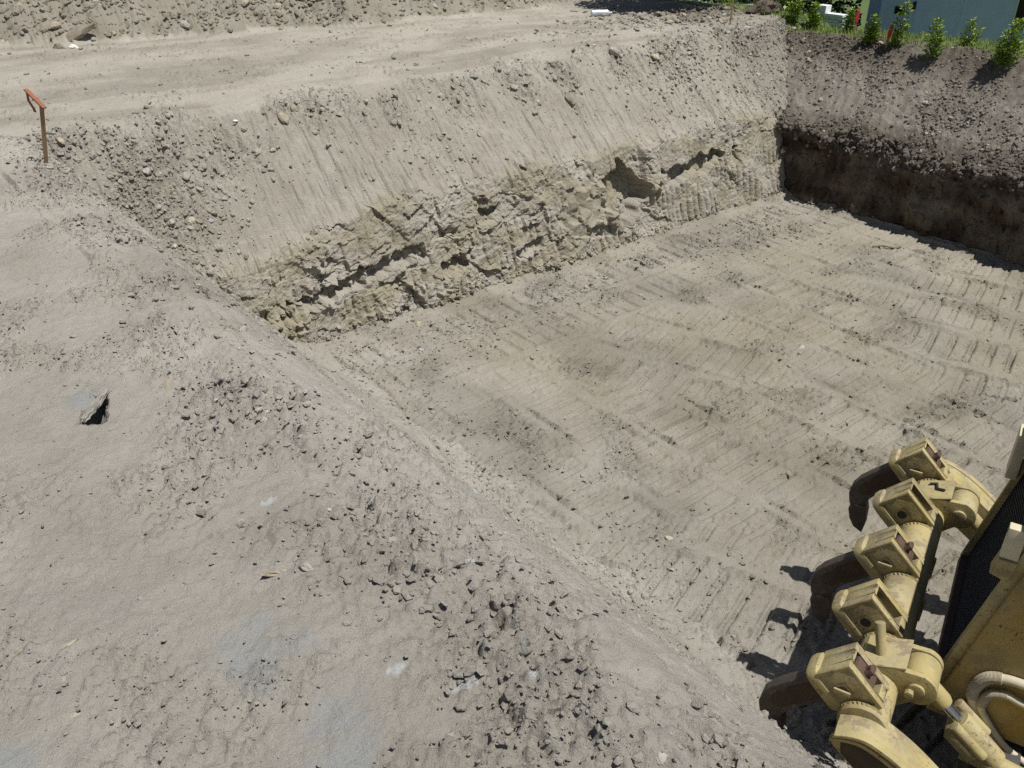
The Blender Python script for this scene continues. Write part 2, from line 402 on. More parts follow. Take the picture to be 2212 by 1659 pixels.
# ---- single features: a slab-shaped hole in the near bank, cracks on the floor
def pit_mark(px, py, z, la, lw, ang, depth):
    x, y, _ = cast(px, py, z); a0, b0 = xy2ab(x, y)
    x1, y1, _ = cast(px + ang[0], py + ang[1], z); a1, b1 = xy2ab(x1, y1)
    d = math.hypot(a1 - a0, b1 - b0); ca, sa = (a1 - a0) / d, (b1 - b0) / d
    r = near & (np.abs(A - a0) < la * 1.6) & (np.abs(B - b0) < la * 1.6)
    p = (A[r] - a0) * ca + (B[r] - b0) * sa; q = -(A[r] - a0) * sa + (B[r] - b0) * ca
    w = 0.012 * perlin2(A[r] * 25, B[r] * 25, 160)
    dZ[r] -= depth * sst(1.05, 0.85, np.abs(p + w) / la) * sst(1.15, 0.8, np.abs(q + w) / (lw * (0.55 + 0.45 * p / la)))
pit_mark(210, 878, ZP, 0.11, 0.05, (-26, 50), 0.16)
pit_mark(1075, 1345, 1.93, 0.075, 0.020, (28, 36), 0.06)
pit_mark(1105, 1540, 1.95, 0.06, 0.022, (24, 36), 0.05)
pit_mark(430, 636, 1.9, 0.13, 0.022, (50, 26), 0.06)
pit_mark(2150, 855, 0.0, 0.16, 0.022, (60, 12), 0.06)
pit_mark(1640, 828, 0.0, 0.22, 0.012, (60, 28), 0.035)

PX, PY = ab2xy(A + dA, B + dB)
PZ = Z0 + dZ
P = np.stack([PX, PY, PZ], -1)
# normals over the whole sheet, shared by the pieces it is split into
du = np.gradient(P, axis=0); dv = np.gradient(P, axis=1)
NRM = np.cross(du, dv); NRM /= np.maximum(np.linalg.norm(NRM, axis=-1, keepdims=True), 1e-12)

# ---- what the earth is made of (own colours, plus painted shade on the far wall): ochre stain, pale chalky silt, dark topsoil, grass
och = np.zeros_like(A); pale = np.zeros_like(A); dark = np.zeros_like(A)
och += on(near & isF, lambda a, b: 0.55 + 0.5 * fbm2(a * 0.8, b * 0.8, 171, 3)) * sst(3.2, 5.2, A) * (1 - 0.7 * bell(B, 6.2, 0.5))
pale += on(near & isF, lambda a, b: 0.7 * sst(0.15, 0.6, perlin2(a * 0.9, b * 0.9, 172)))
dark += on(near & isF, lambda a, b: 0.13 + 0.20 * sst(-0.1, 0.5, fbm2(a * 1.3, b * 0.7, 178, 4)))
dark += 0.26 * m_floor * isF
dark = np.where(isF & near, dark * (0.25 + 0.75 * sst(2.8, 3.9, A + 0.35 * n1)), dark)
dark += np.where(isW & (A > 2.3), 0.10 * sst(2.3, 2.9, A), 0)
streak = on(far_pl, lambda a, b: perlin2(a * 0.3 + 0.3 * b, b * 1.7 + 1.6 * perlin2(a * 0.35, b * 0.5, 54), 179) + 0.5 * perlin2(a * 0.7, b * 5 + 2.4 * perlin2(a * 0.4, b * 0.5, 55), 180))
pale += np.where(far_pl, 0.75 * sst(0.0, 0.5, streak), 0); dark += np.where(far_pl, 0.22 * sst(0.05, 0.5, -streak), 0)
pale += on(near & (isW | plateau), lambda a, b: 0.32 + 0.6 * sst(-0.1, 0.6, fbm2(a * 1.0, b * 1.0, 173, 3)))
pale += np.where(isW, 0.10, 0)
pale += np.where(near, 0.75 * bell(A, 2.75 + 0.15 * n2, 0.42) * sst(-0.25, 0.5, n1 + n2) * (PN < 0.05) * (A < 4), 0)
dark += on(near & (isW | plateau), lambda a, b: 0.10 * sst(0.0, 0.6, fbm2(a * 1.9, b * 1.9, 174, 3)))
och[wl] += np.clip(0.25 + 0.85 * sst(-0.25, 0.35, perlin2(a_ * 1.6, dip * 3.0, 175)) + 0.5 * face, 0, 1) * top
pale[wl] += (0.05 + 0.7 * sst(-0.05, 0.35, perlin2(a_ * 1.9 + 5, dip * 3.5, 176)) * (1 - face)) * top
och += np.where(isN & (B > B_N2), 0.15, 0)
pale += np.where(isN & (B > B_N2), 0.35 * sst(7.3, 6.9, B), 0)
zrel = np.clip(Z0, 0, 2)
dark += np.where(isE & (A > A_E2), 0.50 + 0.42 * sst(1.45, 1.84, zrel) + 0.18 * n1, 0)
dark += np.where(isN & (B > B_N2), 0.35 * sst(9.3, 10.6, A), 0)
och[we] += 0.9 * sst(0.86, 0.6, ze_)
dark[we] += np.where(ze_ > 0.55, 0.75 * sst(0.60, 0.85, ze_) * tope, 0) + 0.2  # dark topsoil of the lip, plus painted shade under its overhang
moist_shade = np.zeros_like(A); moist_shade[we] = sst(0.93, 0.70, ze_) * (0.78 + 0.5 * perlin2(b_ * 1.2, ze_ * 5, 177) + 0.25 * perlin2(b_ * 7, ze_ * 2, 178)) * np.where(A[we] > A_E2, 0, 1)  # moist brown soil, darkened further to paint in the wall's shade
dark += np.where(mound_m > 0.2, 0.30, 0) + 0.25 * m_ne
och += np.where(mound_m > 0.2, 0.35, 0) + np.where(far_pl, 0.15, 0)
dark += 0.15 * np.clip(m_wcrest, 0, 1) + 0.12 * m_corner
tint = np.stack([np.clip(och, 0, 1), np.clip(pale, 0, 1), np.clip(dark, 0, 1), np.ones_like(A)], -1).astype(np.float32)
# hand-set patches: crushed white chalk, blue-grey clay smears
def patch(px, py, z, r, ch, v, stretch=1.6):
    x, y, _ = cast(px, py, z); a0, b0 = xy2ab(x, y)
    q = near & (np.abs(A - a0) < 3 * r) & (np.abs(B - b0) < 3 * r)
    d = np.sqrt((A[q] - a0) ** 2 + ((B[q] - b0) * stretch) ** 2) / r + 0.7 * fbm2(A[q] * 9, B[q] * 9, 181, 3)
    tint[q, ch] = np.clip(tint[q, ch] + v * sst(1.1, 0.6, d), 0, 1)
chalk = np.zeros_like(A)
def chalkp(px, py, z, r):
    x, y, _ = cast(px, py, z); a0, b0 = xy2ab(x, y)
    q = near & (np.abs(A - a0) < 3 * r) & (np.abs(B - b0) < 3 * r)
    d = np.sqrt((A[q] - a0) ** 2 + ((B[q] - b0) * 1.5) ** 2) / r + 0.9 * fbm2(A[q] * 30, B[q] * 30, 182, 3)
    chalk[q] = np.maximum(chalk[q], sst(1.0, 0.55, d + 0.25) * (0.55 + 0.45 * sst(-0.2, 0.3, fbm2(A[q] * 45, B[q] * 45, 184, 2))))
for p in ((1010, 1483, 1.96, 0.045), (1130, 1435, 1.9, 0.03), (1160, 1330, 1.85, 0.025), (580, 1085, 1.98, 0.035), (1730, 750, 0, 0.05), (1700, 1640, 1.4, 0.05), (850, 1445, 1.98, 0.03), (1150, 1500, 1.9, 0.02)):
    chalkp(*p)
tint[..., 3] = chalk
clay = np.zeros_like(A)
for (px, py, z, r) in ((720, 1540, 1.98, 0.10), (565, 1360, 1.98, 0.07), (560, 1420, 1.98, 0.14), (740, 1645, 1.98, 0.10), (20, 1650, 1.98, 0.09), (180, 865, 1.98, 0.09)):
    x, y, _ = cast(px, py, z); a0, b0 = xy2ab(x, y)
    d = np.sqrt((A - a0) ** 2 + (B - b0) ** 2) / r
    q = near & (d < 3)
    clay[q] = np.maximum(clay[q], sst(1.1, 0.3, d[q] + 0.5 * fbm2(A[q] * 8, B[q] * 8, 183, 3)))

# ------------------------------------------------------------------ materials
def new_mat(name):
    m = bpy.data.materials.new(name); m.use_nodes = True
    nt = m.node_tree
    return m, nt, nt.nodes, nt.links, nt.nodes['Principled BSDF']

def mixrgb(nt, fac, c1, c2, blend='MIX'):
    n = nt.nodes.new('ShaderNodeMix'); n.data_type = 'RGBA'; n.blend_type = blend
    for sock, v in ((n.inputs[0], fac), (n.inputs[6], c1), (n.inputs[7], c2)):
        if hasattr(v, 'is_linked'): nt.links.new(v, sock)
        elif isinstance(v, (int, float)): sock.default_value = v
        else: sock.default_value = (*v, 1) if len(v) == 3 else v
    return n.outputs[2]

def noise(nt, vec, scale, detail=3, rough=0.55):
    n = nt.nodes.new('ShaderNodeTexNoise'); n.inputs['Scale'].default_value = scale
    n.inputs['Detail'].default_value = detail; n.inputs['Roughness'].default_value = rough
    if vec is not None: nt.links.new(vec, n.inputs['Vector'])
    return n.outputs[0]

def ramp(nt, v, x0, x1, y0=0.0, y1=1.0):
    n = nt.nodes.new('ShaderNodeMapRange'); n.clamp = True
    nt.links.new(v, n.inputs[0])
    for i, k in enumerate((x0, x1, y0, y1)): n.inputs[i + 1].default_value = k
    return n.outputs[0]

def math_n(nt, op, a, b):
    n = nt.nodes.new('ShaderNodeMath'); n.operation = op
    for s, v in zip(n.inputs, (a, b)):
        if hasattr(v, 'is_linked'): nt.links.new(v, s)
        else: s.default_value = v
    return n.outputs[0]

def soil_material(name, clod=False):
    m, nt, N, L, bs = new_mat(name)
    geo = N.new('ShaderNodeNewGeometry'); pos = geo.outputs['Position']
    at = N.new('ShaderNodeAttribute'); at.attribute_name = 'tint'
    sep = N.new('ShaderNodeSeparateColor'); L.new(at.outputs['Color'], sep.inputs[0])
    base = mixrgb(nt, ramp(nt, noise(nt, pos, 2.2, 5), 0.35, 0.68), (0.322, 0.295, 0.249), (0.394, 0.369, 0.320))
    base = mixrgb(nt, ramp(nt, noise(nt, pos, 17, 4, 0.6), 0.45, 0.75, 0, 0.45), base, (0.255, 0.228, 0.186))
    base = mixrgb(nt, math_n(nt, 'MULTIPLY', sep.outputs[1], 0.75), base, (0.462, 0.430, 0.378))
    ochm = math_n(nt, 'MULTIPLY', sep.outputs[0], ramp(nt, noise(nt, pos, 5, 4), 0.3, 0.65, 0.35, 0.9))
    base = mixrgb(nt, ochm, base, (0.322, 0.286, 0.198))
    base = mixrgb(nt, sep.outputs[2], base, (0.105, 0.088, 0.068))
    at2 = N.new('ShaderNodeAttribute'); at2.attribute_name = 'clay'
    base = mixrgb(nt, math_n(nt, 'MULTIPLY', at2.outputs['Fac'], 0.65), base, (0.330, 0.345, 0.345))
    at3 = N.new('ShaderNodeAttribute'); at3.attribute_name = 'moist_shade'
    base = mixrgb(nt, at3.outputs['Fac'], base, (0.068, 0.046, 0.028))  # moist soil brown that also carries the far wall's painted shade
    base = mixrgb(nt, at.outputs['Alpha'], base, (0.52, 0.54, 0.54))
    # grain: pale grit and dark crumbs
    base = mixrgb(nt, ramp(nt, noise(nt, pos, 95, 3, 0.7), 0.56, 0.72, 0, 0.32), base, (0.50, 0.48, 0.43))
    base = mixrgb(nt, ramp(nt, noise(nt, pos, 70, 4, 0.7), 0.56, 0.74, 0, 0.38), base, (0.21, 0.185, 0.15))
    if clod:
        rnd = N.new('ShaderNodeAttribute'); rnd.attribute_name = 'shade'
        L.new(rnd.outputs['Fac'], (k := N.new('ShaderNodeMapRange')).inputs[0])
        k.inputs[3].default_value = 0.86; k.inputs[4].default_value = 1.12
        vm = N.new('ShaderNodeVectorMath'); vm.operation = 'SCALE'
        L.new(base, vm.inputs[0]); L.new(k.outputs[0], vm.inputs['Scale']); base = vm.outputs[0]
    L.new(base, bs.inputs['Base Color'])
    bs.inputs['Roughness'].default_value = 0.95
    bs.inputs['Specular IOR Level'].default_value = 0.12
    h1 = noise(nt, pos, 60, 6, 0.78); h2 = noise(nt, pos, 230, 3, 0.7)
    hh = math_n(nt, 'ADD', h1, math_n(nt, 'MULTIPLY', h2, 0.35))
    bp = N.new('ShaderNodeBump'); bp.inputs['Strength'].default_value = 1.0; bp.inputs['Distance'].default_value = 0.015
    L.new(hh, bp.inputs['Height']); L.new(bp.outputs[0], bs.inputs['Normal'])
    return m
M_SOIL = soil_material('dry_soil')
M_CLOD = soil_material('clod_soil', True)

def plain(name, col, rough=0.6, var=0.15, scale=20, metal=0.0, bump=0.0, dirt=None, spec=0.5):
    m, nt, N, L, bs = new_mat(name)
    tc = N.new('ShaderNodeTexCoord'); v = tc.outputs['Object']
    lo = tuple(c * (1 - var) for c in col); hi = tuple(min(1, c * (1 + var)) for c in col)
    c = mixrgb(nt, ramp(nt, noise(nt, v, scale, 4), 0.3, 0.7), lo, hi)
    if dirt: c = mixrgb(nt, ramp(nt, noise(nt, v, dirt[1], 5, 0.65), dirt[2], dirt[2] + 0.15, 0, dirt[3]), c, dirt[0])
    L.new(c, bs.inputs['Base Color'])
    bs.inputs['Roughness'].default_value = rough; bs.inputs['Metallic'].default_value = metal
    bs.inputs['Specular IOR Level'].default_value = spec
    if bump:
        bp = N.new('ShaderNodeBump'); bp.inputs['Distance'].default_value = bump; bp.inputs['Strength'].default_value = 0.7
        L.new(noise(nt, v, scale * 3, 4), bp.inputs['Height']); L.new(bp.outputs[0], bs.inputs['Normal'])
    return m

# grass-covered ground beyond the crest
m, nt, N, L, bs = new_mat('grass_ground')
geo = N.new('ShaderNodeNewGeometry')
L.new(mixrgb(nt, ramp(nt, noise(nt, geo.outputs['Position'], 6, 4), 0.35, 0.65), (0.045, 0.085, 0.018), (0.10, 0.125, 0.04)), bs.inputs['Base Color'])
bs.inputs['Roughness'].default_value = 0.9
M_GRASSGROUND = m

# ------------------------------------------------------------------ split the sheet into the pieces of the setting
ci, cj = np.meshgrid(np.arange(NA - 1), np.arange(NB - 1), indexing='ij')
cF = isF[:-1, :-1]; cN = isN[:-1, :-1] & (gb[cj] < 7.98) ; cE = isE[:-1, :-1] & (ga[ci] < 11.42)
cW = isW[:-1, :-1] & (ga[ci] > 1.05)
inn = (ga[ci] > -2) & (gb[cj] > -5) & (gb[cj] < 40) & (ga[ci] < 40)
grassc = (ga[ci] >= 11.42) & ~cF
cF = cF | (isF[1:, 1:] & isF[:-1, :-1])
code = np.zeros((NA - 1, NB - 1), int)
code[grassc] = 5
code[cW & ~grassc] = 1
code[cN & ~grassc] = 2
code[cE & ~grassc] = 3
code[cF] = 4
pieces = ((0, 'upper_ground', M_SOIL), (1, 'near_cut_slope', M_SOIL), (2, 'back_cut_wall', M_SOIL), (3, 'far_cut_wall', M_SOIL), (4, 'pit_floor', M_SOIL), (5, 'grass_ground', M_GRASSGROUND))
vid = np.arange(NA * NB).reshape(NA, NB)
PF = P.reshape(-1, 3); NF = NRM.reshape(-1, 3); TF = tint.reshape(-1, 4); CF_ = clay.ravel()
for cd, nm, mt in pieces:
    ii, jj = np.nonzero(code == cd)
    q = np.stack([vid[ii, jj], vid[ii + 1, jj], vid[ii + 1, jj + 1], vid[ii, jj + 1]], -1)
    used, inv = np.unique(q, return_inverse=True)
    me = mesh_np(nm, PF[used], inv.reshape(-1, 4), True)
    ca_ = me.attributes.new('tint', 'FLOAT_COLOR', 'POINT'); ca_.data.foreach_set('color', TF[used].ravel())
    cl_ = me.attributes.new('clay', 'FLOAT', 'POINT'); cl_.data.foreach_set('value', CF_[used].astype(np.float32))
    mo_ = me.attributes.new('moist_shade', 'FLOAT', 'POINT'); mo_.data.foreach_set('value', moist_shade.ravel()[used].astype(np.float32))
    if cd in (2, 3): me.polygons.foreach_set('use_smooth', np.zeros(len(me.polygons), bool))
    else: me.normals_split_custom_set_from_vertices(NF[used].tolist())
    tag(link(nm, me, mt), kind='structure')
# ------------------------------------------------------------------ loose clods and stones
def project(p):
    """pixel (1024 x 768) of world points, to know which stones the photograph's frame takes in"""
    c, s = math.cos(PITCH), math.sin(PITCH)
    d = CAM_H - p[..., 2]
    dep = p[..., 1] * c + d * s
    k = 1895 / 2.16016 / np.maximum(dep, 0.01)
    return 512 + p[..., 0] * k, 384 + (-p[..., 1] * s + d * c) * k, dep
qx, qy, qd = project(P)
vis = (qx > -15) & (qx < 1039) & (qy > -15) & (qy < 783) & near
area = np.zeros_like(A)
area = np.linalg.norm(np.cross(du, dv), axis=-1)

_t = (1 + 5 ** 0.5) / 2
ICO_V = np.array([(-1, _t, 0), (1, _t, 0), (-1, -_t, 0), (1, -_t, 0), (0, -1, _t), (0, 1, _t), (0, -1, -_t), (0, 1, -_t), (_t, 0, -1), (_t, 0, 1), (-_t, 0, -1), (-_t, 0, 1)]) / math.sqrt(1 + _t * _t)
ICO_F = np.array([(0, 11, 5), (0, 5, 1), (0, 1, 7), (0, 7, 10), (0, 10, 11), (1, 5, 9), (5, 11, 4), (11, 10, 2), (10, 7, 6), (7, 1, 8), (3, 9, 4), (3, 4, 2), (3, 2, 6), (3, 6, 8), (3, 8, 9), (4, 9, 5), (2, 4, 11), (6, 2, 10), (8, 6, 7), (9, 8, 1)])

def pick(mask, n, edge=0.0):
    w = (mask * area * vis).ravel()
    w = np.where(w > 0, w, 0)
    return rng.choice(w.size, size=n, p=w / w.sum())

SC = []     # (vertex index, radius, flatness)
def scatter(mask, n, r0, r1, k=2.2, flat=0.6, och_b=0.0):
    idx = pick(mask, n)
    u = rng.random(n)
    r = r0 * (r1 / r0) ** (u ** k)
    SC.append((idx, r, np.full(n, flat), np.full(n, och_b)))
scatter(np.clip(m_wcrest, 0, 1) ** 1.2, 3600, 0.004, 0.018, 2.0, 0.5)
scatter(np.where(isW & (A > 1.15), 0.15 + sst(-0.1, 0.5, n1), 0), 3600, 0.004, 0.020, 2.3, 0.55)
scatter(np.where((isW | plateau) & (B < 8) & (A < 1.3), 0.08 + hard ** 2, 0), 8000, 0.002, 0.0085, 2.6, 0.5)
scatter(m_corner, 2000, 0.006, 0.026, 2.1)
scatter(m_nslope * (1 - 0.5 * sst(7.3, 6.98, B)), 3400, 0.006, 0.026, 2.6)
scatter(m_ncrest, 1300, 0.007, 0.034, 2.0)
scatter(m_eslope, 4600, 0.006, 0.026, 2.3, 0.7)
scatter(m_ne * plateau, 1300, 0.012, 0.06, 1.8)
scatter(np.clip(m_toe, 0, 1), 5000, 0.005, 0.022, 2.4)
scatter(m_floor ** 2 + 0.06 * isF, 6500, 0.004, 0.020, 2.6, 0.5)
scatter(np.where(plateau & (B > 8), 0.3 + sst(0, 0.6, n1), 0) * (mound_m < 0.3), 900, 0.008, 0.03, 2.5)
scatter(m_mound, 2800, 0.008, 0.04, 2.4, 0.8, 0.15)
lipm = np.zeros_like(A); lipm[we] = lip * tope
scatter(lipm, 1200, 0.008, 0.036, 1.5, 0.9)
wlm = np.zeros_like(A); wlm[wl] = (z_ < 0.12)
scatter(wlm, 700, 0.008, 0.035, 2.0)
idx = np.concatenate([s_[0] for s_ in SC]); rad = np.concatenate([s_[1] for s_ in SC]); fla = np.concatenate([s_[2] for s_ in SC]); ob = np.concatenate([s_[3] for s_ in SC])
n = len(idx)
VAR = []
for k in range(14):
    v = ICO_V * (0.72 + 0.5 * rng.random((12, 1))) + rng.normal(0, 0.09, (12, 3))
    VAR.append(v)
VAR = np.stack(VAR)
def rand_frames(nrm, n):
    t = rng.normal(size=(n, 3)); t -= nrm * (t * nrm).sum(1, keepdims=True); t /= np.linalg.norm(t, axis=1, keepdims=True)
    return t, np.cross(nrm, t)
nr = NF[idx] + np.array([0, 0, 0.6]); nr /= np.linalg.norm(nr, axis=1, keepdims=True)
nr += rng.normal(0, 0.22, (n, 3)); nr /= np.linalg.norm(nr, axis=1, keepdims=True)
t1, t2 = rand_frames(nr, n)
lv = VAR[rng.integers(0, len(VAR), n)] * rad[:, None, None]
lv = lv * np.stack([1.0 + 0.5 * rng.random(n), 0.75 + 0.35 * rng.random(n), fla * (0.7 + 0.5 * rng.random(n))], -1)[:, None, :]
ctr = PF[idx] + rng.normal(0, 0.006, (n, 3)) + NF[idx] * (rad * fla * 0.15)[:, None]
V = ctr[:, None, :] + lv[..., 0:1] * t1[:, None] + lv[..., 1:2] * t2[:, None] + lv[..., 2:3] * nr[:, None]
F = (np.arange(n)[:, None, None] * 12 + ICO_F[None]).reshape(-1, 3)
me = mesh_np('loose_crumbs', V.reshape(-1, 3), F, False)
tt = TF[idx].copy(); tt[:, 3] = 0
tt[:, 0] = np.clip(tt[:, 0] + ob + 0.35 * (rng.random(n) < 0.10) * rng.random(n) * 2, 0, 1)
tt[:, 1] = np.clip(tt[:, 1] + (rng.random(n) < 0.06) * 0.8, 0, 1)
tt[:, 2] = np.clip(tt[:, 2] * 0.8, 0, 1)
white = rng.random(n) < 0.008
tt[white, 3] = 0.75
ca_ = me.attributes.new('tint', 'FLOAT_COLOR', 'POINT'); ca_.data.foreach_set('color', np.repeat(tt, 12, 0).astype(np.float32).ravel())
sh = me.attributes.new('shade', 'FLOAT', 'POINT'); sh.data.foreach_set('value', np.repeat(rng.random(n), 12).astype(np.float32))
print('TRIS terrain', 2 * (NA - 1) * (NB - 1), 'crumbs', len(F))
tag(link('loose_crumbs', me, M_CLOD), 'small loose crumbs of dry soil strewn over the pit and its banks', 'soil crumbs', kind='stuff')

# ---- single stones and clods, each an object of its own on a few shared shapes
def rock_mesh(name, seed, slab=1.0, sub=2, rough=0.20):
    bm = bmesh.new(); bmesh.ops.create_icosphere(bm, subdivisions=sub, radius=1.0)
    co = np.array([v.co[:] for v in bm.verts])
    r_ = np.random.default_rng(seed)
    # cut by random planes for broken faces
    for _ in range(9):
        d = r_.normal(size=3); d /= np.linalg.norm(d); k = 0.62 + 0.28 * r_.random()
        h = co @ d; co = co - np.outer(np.maximum(h - k, 0) * 0.92, d)
    nn = perlin3(co[:, 0] * 1.7 + seed, co[:, 1] * 1.7, co[:, 2] * 1.7, seed % 40) + 0.5 * perlin3(co[:, 0] * 4, co[:, 1] * 4 + seed, co[:, 2] * 4, seed % 37)
    co = co * (1 + rough * nn)[:, None] * np.array([1.2, 0.95, slab])
    for v, c in zip(bm.verts, co): v.co = c
    me = bpy.data.meshes.new(name); bm.to_mesh(me); bm.free()
    me.polygons.foreach_set('use_smooth', [False] * len(me.polygons))
    return me
def rock_mat(name, col, var=0.2):
    m, nt, N, L, bs = new_mat(name)
    geo = N.new('ShaderNodeNewGeometry'); pos = geo.outputs['Position']
    oi = N.new('ShaderNodeObjectInfo')
    c = mixrgb(nt, ramp(nt, noise(nt, pos, 14, 5), 0.35, 0.65), tuple(x * (1 - var) for x in col), tuple(x * (1 + var) for x in col))
    c = mixrgb(nt, ramp(nt, noise(nt, pos, 80, 4, 0.7), 0.55, 0.72, 0, 0.5), c, tuple(x * 0.5 for x in col))
    c = mixrgb(nt, ramp(nt, noise(nt, pos, 40, 4, 0.7), 0.56, 0.7, 0, 0.5), c, (0.38, 0.355, 0.31))
    vm = N.new('ShaderNodeVectorMath'); vm.operation = 'SCALE'; L.new(c, vm.inputs[0]); L.new(ramp(nt, oi.outputs['Random'], 0, 1, 0.85, 1.12), vm.inputs['Scale'])
    L.new(vm.outputs[0], bs.inputs['Base Color']); bs.inputs['Roughness'].default_value = 0.93; bs.inputs['Specular IOR Level'].default_value = 0.15
    bp = N.new('ShaderNodeBump'); bp.inputs['Distance'].default_value = 0.012
    L.new(noise(nt, pos, 60, 5, 0.65), bp.inputs['Height']); L.new(bp.outputs[0], bs.inputs['Normal'])
    return m
MR_GREY = rock_mat('grey_clod', (0.335, 0.314, 0.272))
MR_OCHRE = rock_mat('ochre_stone', (0.355, 0.312, 0.235))
MR_BROWN = rock_mat('brown_clod', (0.25, 0.215, 0.165))
MR_WHITE = rock_mat('chalk_stone', (0.66, 0.66, 0.63))
MR_DARK = rock_mat('dark_topsoil_clod', (0.11, 0.092, 0.072))
def variants(mat, base, ks, slab):
    out = []
    for k in ks:
        me = rock_mesh('clod_shape', base + k, slab * (0.85 + 0.05 * k)); me.materials.append(mat); out.append(me)
    return out
RV = {'grey': variants(MR_GREY, 10, range(6), 0.62), 'ochre': variants(MR_OCHRE, 30, range(4), 0.6), 'brown': variants(MR_BROWN, 50, range(4), 0.7),
      'white': variants(MR_WHITE, 70, range(2), 0.6), 'dark': variants(MR_DARK, 90, range(4), 0.75)}
def put_rock(name, kind, i, r, label, cat, group=None, sink=0.35, scale=(1, 1, 1), yaw=None, up=0.6, tilt=0.3):
    me = random.choice(RV[kind])
    o = bpy.data.objects.new(name, me); COL.objects.link(o)
    nrm = Vector(NF[i]) + Vector((0, 0, up)) + Vector((random.gauss(0, tilt), random.gauss(0, tilt), 0)); nrm.normalize()
    q = nrm.to_track_quat('Z', 'Y') @ Matrix.Rotation(random.uniform(0, 6.28) if yaw is None else yaw, 3, 'Z').to_quaternion()
    o.rotation_mode = 'QUATERNION'; o.rotation_quaternion = q
    o.scale = (r * scale[0], r * scale[1], r * scale[2])
    o.location = Vector(PF[i]) + Vector(NF[i]) * r * (0.42 * scale[2] - sink)
    return tag(o, label, cat, group)
def bank_rocks(mask, n, r0, r1, kinds, name, label, cat, group, k=1.6, **kw):
    ids = pick(mask, n)
    for i in ids:
        r = r0 * (r1 / r0) ** (random.random() ** k)
        put_rock(name, random.choice(kinds), int(i), r, label, cat, group, **kw)
bank_rocks(np.clip(m_wcrest, 0, 1) ** 1.5, 44, 0.014, 0.030, ['grey'], 'soil_clod', 'dry clod lying loose along the crest of the near bank', 'clod', 'clods along the near bank crest', sink=0.5)
bank_rocks(m_corner, 30, 0.022, 0.045, ['grey', 'grey', 'ochre', 'brown'], 'soil_clod', 'dry clod in the loose rubble around the orange-topped stake', 'clod', 'clods around the orange-topped stake')
bank_rocks(m_nslope * sst(7.0, 7.2, B), 40, 0.022, 0.045, ['grey', 'brown', 'brown', 'ochre'], 'slope_stone', 'small stone stuck in the tooth-marked back slope', 'stone', 'stones stuck in the back slope')
bank_rocks(m_ncrest, 26, 0.03, 0.07, ['grey', 'grey', 'brown', 'ochre'], 'soil_clod', 'dry clod on the crest of the back slope beside the haul track', 'clod', 'clods along the back slope crest')
bank_rocks(m_eslope, 40, 0.018, 0.038, ['grey', 'ochre', 'brown', 'brown'], 'slope_stone', 'stone in the rubbly far slope under the grass edge', 'stone', 'stones in the far slope')
bank_rocks(lipm, 22, 0.028, 0.052, ['dark'], 'topsoil_clod', 'dark ragged clod hanging at the lip over the shaded far wall', 'clod', 'dark clods over the shaded far wall', up=0.2)
bank_rocks(np.clip(m_toe, 0, 1), 16, 0.022, 0.042, ['grey', 'brown', 'ochre'], 'floor_stone', 'small stone in the crumb strip along the foot of the back wall', 'stone', 'stones along the foot of the back wall')
bank_rocks(m_mound, 30, 0.035, 0.075, ['grey', 'ochre', 'ochre', 'brown'], 'heap_rock', 'rock lying in the spoil heap behind the haul track', 'rock', 'rocks in the spoil heap')
bank_rocks(m_ne * plateau, 12, 0.04, 0.08, ['grey', 'brown', 'ochre'], 'soil_clod', 'clod in the rough patch at the far right end of the haul track', 'clod', 'clods at the end of the haul track')
def near_vertex(px, py):
    d = (qx - px / 2.16016) ** 2 + (qy - py / 2.16016) ** 2 + (qd < 0.5) * 1e9
    d = np.where(near, d, 1e12)
    dep_min = qd[np.unravel_index(np.argmin(d), d.shape)]
    return int(np.argmin(d))
